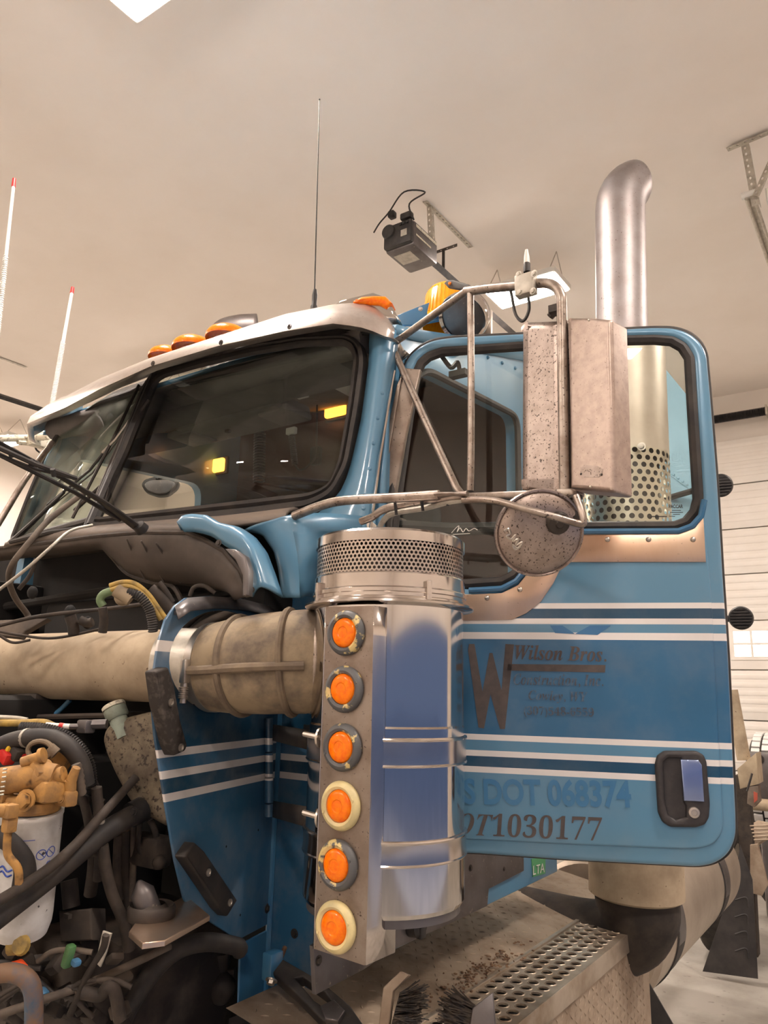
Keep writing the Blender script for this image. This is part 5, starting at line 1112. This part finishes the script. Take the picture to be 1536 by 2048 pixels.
# black box and clutter at the lower left
bm = nb(); bx = plane(tuple(P(150, 1850, D=1.8)), (.3, -.9, .25)); slab([(116, 1822), (182, 1816), (183, 1880), (120, 1884)], bx, .06, .006, bm=bm); box(bm, P(135, 1832, D=1.79), (.02, .01, .01)); tube(bm, [P(138, 1760, D=1.85), P(143, 1815, D=1.83)], .02, 10); obj('control_box', bm, 'grime', T)
random.seed(11)
for i in range(46):
    bm = nb(); x, y = random.uniform(0, 250), random.uniform(1885, 2045); box(bm, P(x, y, D=1.72+random.random()*.2), (random.uniform(.02, .06), random.uniform(.02, .05), random.uniform(.015, .035)), Matrix.Rotation(random.uniform(-1, 1), 3, 'Y') @ Matrix.Rotation(random.uniform(-1, 1), 3, 'X'), .005); obj('connector', bm, 'grime', T)
for i in range(9):
    x, y = random.uniform(0, 200), random.uniform(1890, 2010); hose('wire', [(x-30, y+20), (x, y), (x+40, y+random.uniform(-20, 20)), (x+80, y+random.uniform(0, 50))], 1.7, .006, random.choice(['grime', 'hose', 'dusty_rubber', 'rubber']))
for m_, q, s in (('orange_plug', (36, 1938), (.032, .03, .026)), ('green_plug', (137, 1912), (.018, .02, .05)), ('blue_plug', (152, 1925), (.018, .02, .014)), ('blue_plug', (86, 1985), (.026, .02, .014))):
    bm = nb(); box(bm, P(*q, D=1.68), s, Matrix.Rotation(.3, 3, 'Y'), .005); obj('plug', bm, m_, T)['label'] = m_.replace('_', ' ')
hose('return_pipe', [(-15, 1950), (20, 1945), (50, 1955), (66, 1985), (68, 2060)], 1.58, .019, 'worn_blue', 12, lab='bent pipe with worn blue paint')
bm = nb(); tube(bm, [P(20, 1890, D=1.7), P(42, 1888, D=1.7)], .022, 12); lathe(bm, [(.022, 0), (.018, .008), (0, .01)], P(43, 1890, D=1.68), (.4, -.9, .2), 14); tag(obj('breather_cap', bm, 'hose_yellow', T), 'dull brass cap')
hose('control_rod', [(-20, 2036), (90, 1998), (165, 1972), (260, 1930), (340, 1892)], [1.6, 1.66, 1.72, 1.8, 1.88], .009, 'dusty_rubber')
hose('control_rod', [(140, 2030), (170, 1960), (205, 1900), (212, 1870)], 1.7, .008, 'hose'); bm = nb(); slab([(205, 1862), (222, 1868), (212, 1905), (200, 1935), (190, 1925)], plane(tuple(P(205, 1900, D=1.7)), (.4, -.9, 0)), .006, .0015, bm=bm); obj('link_plate', bm, 'galv', T)
hose('hose', [(165, 1985), (200, 1990), (215, 1975), (230, 1985), (240, 2040)], 1.68, .014, 'hose')
hose('wheel_arch_edge', [(232, 2080), (255, 2020), (300, 1950), (350, 1902), (410, 1884), (470, 1892), (480, 1900)], [1.86, 1.88, 1.92, 1.97, 2.02, 2.08, 2.1], .024, 'rubber', 10, 8, lab='dark arched edge of the wheel housing')
bm = nb(); box(bm, (-.72, -.35, 1.05), (.5, .5, .5), bev=.02); tube(bm, [P(440, 1900, D=2.2), P(430, 2000, D=2.2)], .03, 10); ball(bm, P(440, 1975, D=2.18), .045, n=8); tube(bm, [P(420, 1950, D=2.2), P(470, 1945, D=2.2)], .014, 8); obj('axle_parts', bm, 'grime', T)

# ---- wipers
bm = nb(); wa = [P(285, 1062, D=2.12), P(200, 1000, D=1.98), P(80, 930, D=1.8), P(-10, 880, D=1.7)]
tube(bm, wa, [.017, .011, .008, .007], 8, flat=(1, .6)); tube(bm, [P(240, 1040, D=2.06), P(150, 985, D=1.93), P(-10, 905, D=1.74)], .006, 8); lathe(bm, [(.02, 0), (.016, .02), (0, .022)], P(285, 1060, D=2.1), (.1, -.8, .5), 16)
wip = tag(obj('wiper_arm', bm, 'black_plastic', T), 'driver side wiper arm pulled forward off the glass')
bm = nb(); tube(bm, [P(-10, 892, D=1.68), P(70, 928, D=1.76), P(152, 957, D=1.86)], .006, 6); tube(bm, [P(-10, 907, D=1.69), P(70, 938, D=1.77), P(152, 957, D=1.86)], .004, 6)
for x, y in ((20, 902), (60, 922), (105, 940)): tube(bm, [P(x, y-2, D=1.76), P(x+3, y+12, D=1.77)], .006, 6)
obj('wiper_blade', bm, 'rubber', wip)
def wp_(pts, l): return W_(pts, WP, l)
for pts, bl in (([(278, 770), (230, 870), (145, 1036)], [(262, 835), (180, 940), (95, 1010)]), ([(298, 800), (240, 880), (190, 1000)], [(250, 870), (215, 960), (205, 1000)])):
    bm = nb(); tube(bm, wp_(pts, .05), .006, 6); w_ = obj('wiper_arm', bm, 'dark_metal', T); bm = nb(); tube(bm, wp_(bl, .035), .0055, 6); tube(bm, wp_([(a+5, b+6) for a, b in bl], .03), .003, 6); obj('wiper_blade', bm, 'rubber', w_)
bm = nb(); tube(bm, wp_([(128, 985), (60, 1050), (15, 1092)], .06), [.006, .01, .014], 8); obj('wiper_arm', bm, 'black_plastic', T)
bm = nb(); tube(bm, wp_([(150, 1020), (215, 960), (262, 850)], .03), .008, 6); obj('grab_handle', bm, 'dark_metal', T)
bm = nb(); tube(bm, [wpt(262, 836, WP, .05), wpt(230, 880, WP, .05), wpt(205, 905, WP, .05)], .005, 6); obj('wiper_spring', bm, 'steel', T)
hose('door_post_rod', [(105, 885), (50, 960), (-5, 1050)], [3.2, 3.0, 2.9], .012, 'tube_metal')

# ---- passenger side mirror and its bracket
FMX = -2.45
bm = nb(); tube(bm, [P(-30, 878, X=FMX), P(60, 876, X=FMX), P(100, 872, X=FMX+.2)], .019, 10); tube(bm, [P(35, 884, X=FMX), P(75, 888, X=FMX)], .014, 8)
for x in (33, 57): lathe(bm, [(.021, -.004), (.021, .004)], P(x, 877, X=FMX), (0, 1, 0), 12)
fm = tag(obj('mirror_bracket', bm, 'cap_white', T), 'cream painted mirror bracket on the passenger side')
bm = nb(); box(bm, P(84, 867, X=FMX+.05), (.05, .12, .05), bev=.006); box(bm, P(80, 882, X=FMX+.05), (.06, .11, .07), bev=.006); obj('aerial_clamp', bm, 'cap_white', fm)
bm = nb(); tube(bm, smooth([P(70, 886, X=FMX), P(72, 898, X=FMX), P(79, 905, X=FMX)]), .005, 6); obj('cable', bm, 'rubber', fm)
bm = nb()
for a, b in (((150, 850), (156, 920)), ((172, 845), (160, 910)), ((115, 885), (155, 915)), ((158, 910), (155, 945)), ((158, 915), (125, 950)), ((158, 920), (150, 980)), ((160, 912), (210, 850))): tube(bm, [P(*a, X=-2.35), P(*b, X=-2.35)], .02, 8)
tag(obj('mirror_bracket', bm, 'rubber', T), 'dark mirror struts seen through the passenger glass')
bm = nb(); slab([(281, 968), (288, 958), (315, 950), (345, 954), (358, 962), (354, 975), (335, 990), (315, 992), (290, 984)], plane(tuple(P(320, 970, X=-2.3)), (.6, -.8, 0)), .05, .015, r=.02, bm=bm); lm = tag(obj('look_down_mirror', bm, 'rubber', T), 'rounded look-down mirror outside the passenger window')
bm = nb(); slab([(287, 968), (300, 960), (340, 960), (352, 967), (334, 985), (315, 987), (294, 980)], plane(tuple(P(320, 970, X=-2.275)), (.6, -.8, 0)), .01, .003, r=.02, bm=bm); obj('mirror_glass', bm, 'grey_metal', lm)
bm = nb(); tube(bm, [P(313, 958, X=-2.3), P(325, 947, X=-2.3)], .008, 6); tube(bm, [P(343, 958, X=-2.3), P(352, 950, X=-2.3)], .008, 6); obj('mirror_stay', bm, 'rubber', lm)
bm = nb(); tube(bm, [P(215, 972, X=-4), P(400, 1010, X=-4)], .01, 6); bm.free()
for a, m_, lab, sp in (((145, 578), (94, 868), 'white spiral-wound aerial with a red tip beside the visor', True), ((28, 362), (-4, 660), 'white spiral-wound aerial with a red tip near the left edge of the picture', True)):
    top_, bot_ = P(*a, X=FMX+.02), P(*m_, X=FMX+.02); ax_ = (top_-bot_)
    if a[0] < 100: bot_ = bot_-ax_*.35; ax_ = top_-bot_
    bm = nb(); tube(bm, [bot_, top_], [.011, .0085], 10); coil(bm, bot_, bot_+ax_*.62, .0105, 60, .0035); wh = obj('aerial', bm, 'white_plastic', T); wh['label'] = lab
    bm = nb(); tube(bm, [top_-ax_*.03, top_+ax_*.012], [.011, .009], 10); obj('red_tip', bm, 'red_paint', wh)
bm = nb(); b1 = P(-4, 660, X=FMX+.02); tube(bm, [P(60, 876, X=FMX), P(-30, 880, X=FMX), (FMX+.02, b1.y-.25, 3.15)], .016, 8); obj('bracket_extension', bm, 'cap_white', fm)

# ---- exhaust stack, heat shield, bulkhead
SY = 1.42
s_top, s_mid, s_bot = P(1240, 420, Y=SY), P(1243, 640, Y=SY), P(1272, 1770, Y=SY)
rs_ = 49.5/F*((s_mid-Vector(C)).dot(Vector(FW)))
pts = [s_bot.lerp(s_mid, .55), s_mid, s_mid.lerp(s_top, .5), s_top]
up_ = (s_top-s_mid).normalized(); back = Vector((.45, .85, 0)).normalized()
for k in range(1, 9):
    a = k/8*math.radians(63); pts.append(s_top+up_*(.20*math.sin(a))+back*(.20*(1-math.cos(a))))
bm = nb(); tube(bm, pts, rs_, 40, cap=False)
bmesh.ops.bisect_plane(bm, geom=bm.verts[:]+bm.edges[:]+bm.faces[:], plane_co=pts[-1]-back*.03, plane_no=(back*.9+up_*.4), clear_outer=True)
stk = tag(thick(obj('exhaust_stack', bm, 'stack_metal', T, 60), .004), 'upright polished exhaust stack with a curved tip')
Rs = rs_*1.62; axs = (s_mid-s_bot).normalized(); zq = lambda y: (P(1260, y, Y=SY)-s_bot).dot(axs)
mts = axis_matrix(s_bot, axs); z0, z1, z2 = zq(1700), zq(915), zq(700)
bm = nb(); lathe(bm, [(Rs, z0), (Rs, z1)], s_bot, axs, 64, uvs=True); hs = obj('heat_shield', bm, 'perf_big', T)
bm = nb(); lathe(bm, [(Rs, z1), (Rs, z2), (Rs*.95, z2+.005)], s_bot, axs, 64); tag(obj('shield_top', bm, 'tank', hs), 'plain upper half of the heat shield')
bm = nb(); lathe(bm, [(0, z0), (Rs*.72, z0), (Rs*.72, z2-.1), (rs_, z2-.05)], s_bot, axs, 40); obj('muffler', bm, 'dark_metal', hs)
bm = nb(); bolt(bm, P(1283, 893, Y=SY-Rs*.9), (0, -1, 0), .012); obj('bolt', bm, 'steel', hs)
bm = nb(); zc0, zc1 = zq(1785), zq(1690); lathe(bm, [(Rs*.98, zc1), (Rs*.98, zc0), (Rs*.9, zc0-.01), (0, zc0-.01)], s_bot, axs, 48); tag(obj('muffler_can', bm, 'dust', T), 'dusty bottom of the exhaust can')
eb = s_bot+axs*(zc0-.01)
bm = nb(); pe = [eb, eb+Vector((0, 0, -.06)), eb+Vector((-.05, .0, -.14)), eb+Vector((-.18, 0, -.18)), eb+Vector((-.6, .05, -.18))]; tube(bm, smooth(pe, 6), [Rs*.86, Rs*.86, Rs*.8, Rs*.74, Rs*.7], 32); obj('exhaust_elbow', bm, 'grime', T)
BK = 2.6
bk = plane((0, BK, 0), (0, -1, 0))
bm = nb(); slab([(1000, 760), (1230, 770), (1300, 716), (1318, 722), (1382, 800), (1415, 860), (1415, 1500), (1000, 1700)], bk, .12, .004, bm=bm); bh = tag(obj('body_bulkhead', bm, 'bulk_blue', T), 'light blue front wall of the truck body behind the stack')
bm = nb(); tube(bm, [P(1311, 928, Y=BK), P(1420, 1008, Y=BK)], .005, 6)
for k in range(10): ball(bm, P(1320+k*9, 930+k*6.6, Y=BK), .009, n=5)
for q in ((1335, 968), (1335, 990), (1335, 1028)): ball(bm, P(*q, Y=BK), .009, n=5)
obj('rivet', bm, 'bulk_blue', bh)
for x, y, D, lab in ((1441, 971, 4.15, 'upper'), (1482, 1236, 4.2, 'lower')):
    c = P(x, y, D=D); r_ = 23.5/F*D; ax = (Vector(C)-c).normalized()
    bm = nb(); lathe(bm, [(r_, -.05), (r_, -.01), (r_*.9, 0), (0, .006)], c, ax, 32)
    for k in (-3, -2, -1, 0, 1, 2, 3):
        hw = math.sqrt(max(0, (r_*.86)**2-(k*r_*.25)**2)); s_ = ax.cross(Vector((0, 0, 1))).normalized(); box(bm, c+Vector((0, 0, k*r_*.25))+ax*.008, (2*hw, .012, r_*.1), Matrix.Rotation(math.atan2(s_.y, s_.x), 3, 'Z'))
    o = obj('work_lamp', bm, 'black_plastic', T); o['label'] = lab+' round ribbed work lamp beyond the door edge'
    bm = nb(); e = Vector((.2, c.y-.1 if c.y < BK else BK+.02, c.z)); tube(bm, [c-ax*.04, Vector((c.x-.16, c.y+.05, c.z)), Vector((.1, BK+.05, c.z))], .018, 8); obj('lamp_bracket', bm, 'black_plastic', o)

# ---- fuel tank
tX, tz, tR = -.155, .815, .33
a_, b_ = 2.0, 3.95
bm = nb(); lathe(bm, [(0, 0), (tR*.6, -.0), (tR*.93, .006), (tR, .03), (tR, b_-a_-.03), (tR*.93, b_-a_), (0, b_-a_)], (tX, a_, tz), (0, 1, 0), 72); tk = tag(obj('fuel_tank', bm, 'tank', T), 'big round aluminium fuel tank')
for y in (a_+.28, b_-.55):
    bm = nb(); lathe(bm, [(tR+.001, 0), (tR+.007, .004), (tR+.007, .012), (tR+.001, .016)], (tX, y, tz), (0, 1, 0), 72); lathe(bm, [(tR+.001, .016), (tR+.003, .018), (tR+.003, .16), (tR+.001, .162)], (tX, y, tz), (0, 1, 0), 72, a0=.1, a1=1.2); obj('tank_strap', bm, 'rubber', tk)
    bm = nb(); a3 = np.linspace(-.2, .55, 12); ruled([(tX+(tR+.006)*math.cos(a), y+.02, tz+(tR+.006)*math.sin(a)) for a in a3], [(tX+(tR+.006)*math.cos(a), y+.15, tz+(tR+.006)*math.sin(a)) for a in a3], 12, 2, bm=bm); obj('wear_plate', bm, 'grey_metal', tk)
# ---- step box with its perforated tread
ZS = 1.05
zp = plane((0, 0, ZS), (0, 0, 1))
xi, xo, y0, y1 = .045, .25, .1, 1.56
mtz = Matrix.Translation((0, 0, ZS))
holes = []
for i in range(26):
    for j in range(4):
        cx, cy = xi+.028+j*.046+(.0), y0+.05+i*.055+(.027 if j % 2 else 0)
        if cy < y1-.04: holes.append([(cx+.0165*math.cos(q*math.pi/6), cy+.0165*math.sin(q*math.pi/6)) for q in range(12)])
bm = nb(); slab2(bm, [(xi, y0), (xo, y0), (xo, y1), (xi, y1)], mtz, .004, .0, holes)
for h in holes:
    c = Vector((sum(p[0] for p in h)/12, sum(p[1] for p in h)/12, ZS)); lathe(bm, [(.0165, -.004), (.0168, .0015), (.0185, .0022), (.0205, 0)], c, (0, 0, 1), 12)
stp = tag(obj('step_tread', bm, 'tread', T), 'metal step tread with rows of grip holes')
bm = nb(); box(bm, (xo+.002, (y0+y1)/2, ZS-.032), (.006, y1-y0, .064), bev=.002); box(bm, ((xi+xo)/2, y1, ZS-.032), (xo-xi, .006, .064)); obj('tread_edge', bm, 'tread', stp)
bm = nb(); box(bm, ((xi+xo)/2, (y0+y1)/2, ZS-.11), (xo-xi-.02, y1-y0-.04, .02)); obj('box_inside', bm, 'firewall', stp)  # near-black colour stands in for shade below the grip holes
def diamond(bm, mt, w_, h_, sx=.04, sy=.026, m=1.0):
    k = 0
    for i in range(int(w_/sx)):
        for j in range(int(h_/sy)):
            c = mt @ Vector(((i+.5)*sx, (j+.5)*sy, 0)); a = math.radians(45 if (i+j) % 2 else -45); d = (mt.to_3x3() @ Vector((math.cos(a), math.sin(a), 0)))*.0125; n_ = mt.to_3x3() @ Vector((0, 0, 1)); s_ = d.cross(n_).normalized()*.0035
            v = [bm.verts.new(p) for p in (c-d, c+s_, c+d, c-s_, c+n_*.0025)]
            for q in range(4): bm.faces.new((v[q], v[(q+1) % 4], v[4]))
bm = nb(); mtd = Matrix(((0, 0, 1, xo-.005), (1, 0, 0, y0+.1), (0, 1, 0, .30), (0, 0, 0, 1))); box(bm, (xo-.012, (y0+y1)/2, .66), (.012, y1-y0-.02, .72)); diamond(bm, mtd, 1.3, .68); obj('step_side', bm, 'deck', stp)
# inner deck of tread plate rising to the cab
bm = nb(); A = [(xi, y, ZS-.002) for y in np.linspace(-.25, 1.9, 12)]; Bb = [(-.34, y, ZS+.06) for y in np.linspace(-.25, 1.9, 12)]; ruled(A, Bb, 12, 4, bm=bm)
d1 = Vector((-.385, 0, .062)).normalized(); n1 = Vector((0, 1, 0)).cross(d1); n1 = n1 if n1.z > 0 else -n1
mtd = Matrix(((0, d1.x, n1.x, xi-.01), (1, d1.y, n1.y, -.22), (0, d1.z, n1.z, ZS), (0, 0, 0, 1))); mtd[0][0] = 0; diamond(bm, mtd, 2.1, .37, .05, .034)
dk = tag(obj('deck_plate', bm, 'deck', T), 'dirty tread plate deck between step and cab')
bm = nb(); box(bm, (xi-.004, (y0+y1)/2, ZS+.003), (.016, y1-y0, .008), bev=.002); obj('joint_strip', bm, 'tread', dk)
bm = nb(); random.seed(4)
for i in range(160):
    x, y = random.gauss(-.0, .03), random.gauss(.55, .16); box(bm, (x, y, ZS+.012+random.random()*.006), (random.uniform(.004, .014), random.uniform(.003, .01), .004), Matrix.Rotation(random.random()*3, 3, 'Z'), .002)
obj('dirt', bm, 'rust', dk)['kind'] = 'stuff'
bm = nb(); box(bm, (-.25, .8, .85), (.12, 3.4, .26)); obj('frame_rail', bm, 'firewall', T)
# front fairing and boot brushes
bm = nb(); slab([(456, 2052), (458, 2036), (560, 1994), (640, 1964), (670, 1978), (720, 2020), (760, 2060), (700, 2110), (456, 2110)], plane(tuple(P(560, 1994, Y=.0)), (.15, -.35, .9)), .02, .003, bm=bm); obj('step_fairing', bm, 'grey_metal', T)
def brush(blk, brs, dirv, seed, lab):
    q = plane(tuple(P(*blk[0], D=1.86)), (.35, -.85, .3)); bm = nb(); slab(blk, q, .03, .003, bm=bm); o = obj('boot_brush', bm, 'deck' if seed == 2 else 'grey_metal', T); o['label'] = lab
    random.seed(seed); bm = nb(); (xa, ya), (xb, yb) = brs
    for i in range(420):
        u, v = random.random(), random.random(); c = P(xa+(xb-xa)*u, ya+(yb-ya)*u, pl=off(q, -.005-.07*v)); d = Vector(dirv)+Vector((random.gauss(0, .16), random.gauss(0, .16), random.gauss(0, .16))); tube(bm, [c, c+d*random.uniform(.05, .075)], .0016, 3, cap=False)
    b = obj('bristles', bm, 'bristle', o); b['kind'] = 'stuff'; return o
brush([(756, 2060), (766, 1975), (800, 1943), (818, 1950), (786, 1982), (776, 2060)], ((780, 2060), (800, 1985)), (.75, .5, .12), 2, 'metal backed boot brush, the nearer one with bristles to the right')
b2 = brush([(936, 2075), (945, 2015), (985, 1985), (992, 2060), (960, 2090)], ((938, 2065), (950, 2010)), (-.75, -.45, .3), 3, 'metal backed boot brush beside the grip holes, bristles to the left')
# flaps and wires near the step end
bm = nb(); slab([(1262, 1930), (1275, 1926), (1348, 2052), (1262, 2070)], plane((.2, 1.66, 0), (.2, -1, 0)), .01, .001, bm=bm); obj('mud_flap', bm, 'flap', T)
hose('cable', [(1268, 1875), (1282, 1890), (1278, 1915), (1262, 1932), (1250, 1930)], 3.0, .005, 'hose')
hose('cable', [(1266, 1972), (1256, 1985), (1254, 2000), (1262, 2012)], 3.0, .006, 'dusty_rubber')
mf = plane((0, 4.35, 0), (.1, -1, 0))
bm = nb(); slab([(1480, 1690), (1505, 1760), (1516, 1958), (1405, 1943), (1440, 1840), (1470, 1760)], mf, .012, .002, bm=bm)
for k in range(4): tube(bm, smooth([P(1470, 1800+k*34, pl=mf), P(1492, 1795+k*34, pl=mf), P(1497, 1815+k*34, pl=mf)]), .006, 5)
obj('mud_flap', bm, 'flap', T)
# rear end of the chassis, right edge
RY = 4.6
rp = plane((0, RY, 0), (0, -1, 0))
bm = nb(); slab([(1470, 1550), (1498, 1552), (1516, 1915), (1490, 1915)], plane((0, RY+.2, 0), (0, -1, 0)), .1, .004, bm=bm); obj('chassis_post', bm, 'hose', T)
bm = nb(); slab([(1474, 1538), (1512, 1506), (1517, 1568), (1480, 1578)], rp, .22, .003, bm=bm); tbx = tag(obj('tail_box', bm, 'dust', T), 'small cream box behind the door edge')
bm = nb(); slab([(1496, 1574), (1516, 1571), (1519, 1604), (1508, 1615), (1494, 1607)], rp, .1, .003, bm=bm); tl = obj('tail_lamp', bm, 'light_plate', T)
bm = nb(); slab([(1507, 1583), (1515, 1586), (1515, 1600), (1508, 1606)], off(rp, .004), .01, .001, bm=bm); obj('lens', bm, 'tail_red', tl)
bm = nb(); tube(bm, smooth([P(1494, 1582, Y=RY-.05), P(1500, 1562, Y=RY-.05), P(1504, 1547, Y=RY-.05)]), .008, 6); obj('cable', bm, 'rubber', tl)
bm = nb(); tube(bm, [P(1462, 1380, Y=RY+.1), P(1488, 1520, Y=RY+.1)], .05, 16); tag(obj('hoist_cylinder', bm, 'dust', T), 'cream cylinder leaning behind the door edge')
bm = nb(); slab([(1494, 1652), (1516, 1640), (1545, 1646), (1545, 1668), (1514, 1688), (1496, 1690)], plane((0, RY-.1, 0), (0, -1, .55)), .04, .004, bm=bm); rst = obj('rear_step', bm, 'deck', T); bm = nb()
for k in range(5): tube(bm, [P(1500+k*2, 1652+k*7, pl=plane((0, RY-.12, 0), (0, -1, 0))), P(1545, 1650+k*7, pl=plane((0, RY-.12, 0), (0, -1, 0)))], .006, 5)
obj('grip_rib', bm, 'deck', rst); bm = nb(); slab([(1500, 1690), (1516, 1688), (1536, 1770), (1524, 1792), (1500, 1786)], plane((0, RY-.1, 0), (0, -1, 0)), .03, .004, bm=bm); obj('step_bracket', bm, 'deck', rst)
tc = Vector((-.17, 5.03, .52)); bm = nb(); lathe(bm, [(.28, -.13), (.46, -.14), (.5, -.12), (.52, -.1), (.52, .1), (.5, .12), (.46, .14), (.28, .13)], tc, (1, 0, 0), 64); ty = obj('rear_tyre', bm, 'tire', T)
bm = nb(); lathe(bm, [(0, .08), (.1, .08), (.12, .04), (.26, .06), (.28, .12)], tc, (1, 0, 0), 32); obj('wheel', bm, 'galv', ty)
# ---- machine parked by the back door, at the right edge
t = thing('parked_machine', 'grey machine with a chunky pale treaded tyre standing before the garage door', 'machine', (1.0, 6.3, 0))
mp5 = plane((0, 5.8, 0), (0, -1, 0)); q0 = P(1488, 1492, pl=mp5)
bm = nb(); box(bm, (q0.x+.8, 6.3, q0.z-.28), (1.6, 1.0, .46), bev=.03); box(bm, (q0.x+.8, 6.3, .5), (1.5, .8, .9), bev=.04); obj('body', bm, 'grey_metal', t)
bm = nb(); pz = P(1510, 1606, pl=mp5); tube(bm, [(pz.x-.3, 5.72, pz.z), (pz.x+1.2, 5.72, pz.z)], .05, 14); obj('cross_tube', bm, 'dust', t)
bm = nb(); bolt(bm, P(1517, 1518, pl=mp5), (0, -1, 0), .03); obj('bolt', bm, 'dark_metal', t)
tt = P(1530, 1466, Y=6.2); tcz = Vector((tt.x+.2, 6.3, tt.z-.5))
bm = nb(); lathe(bm, [(.28, -.3), (.44, -.32), (.48, -.27), (.485, .27), (.44, .32), (.28, .3)], tcz, (1, 0, 0), 56); ty2 = obj('tyre', bm, 'tire', t)
bm = nb()
for k in range(36):
    a = 2*math.pi*k/36
    for q in range(-3, 4): a2 = a+(math.pi/36 if q % 2 else 0); box(bm, tcz+Vector((q*.086, .488*math.cos(a2), .488*math.sin(a2))), (.07, .066, .02), Matrix.Rotation(a2-math.pi/2, 3, 'X'), .004)
obj('tread_block', bm, 'frost', ty2)
bm = nb(); lathe(bm, [(0, .1), (.1, .1), (.26, .06), (.28, .28)], tcz, (1, 0, 0), 32); obj('wheel', bm, 'galv', t)
for s in (0, 1):
    bm = nb(); lathe(bm, [(.2, -.1), (.36, -.11), (.4, -.07), (.4, .07), (.36, .11), (.2, .1), (0, .05)], (q0.x+.3+s*1.0, 6.3, .4), (0, 1, 0), 36); obj('wheel', bm, 'tire', t)
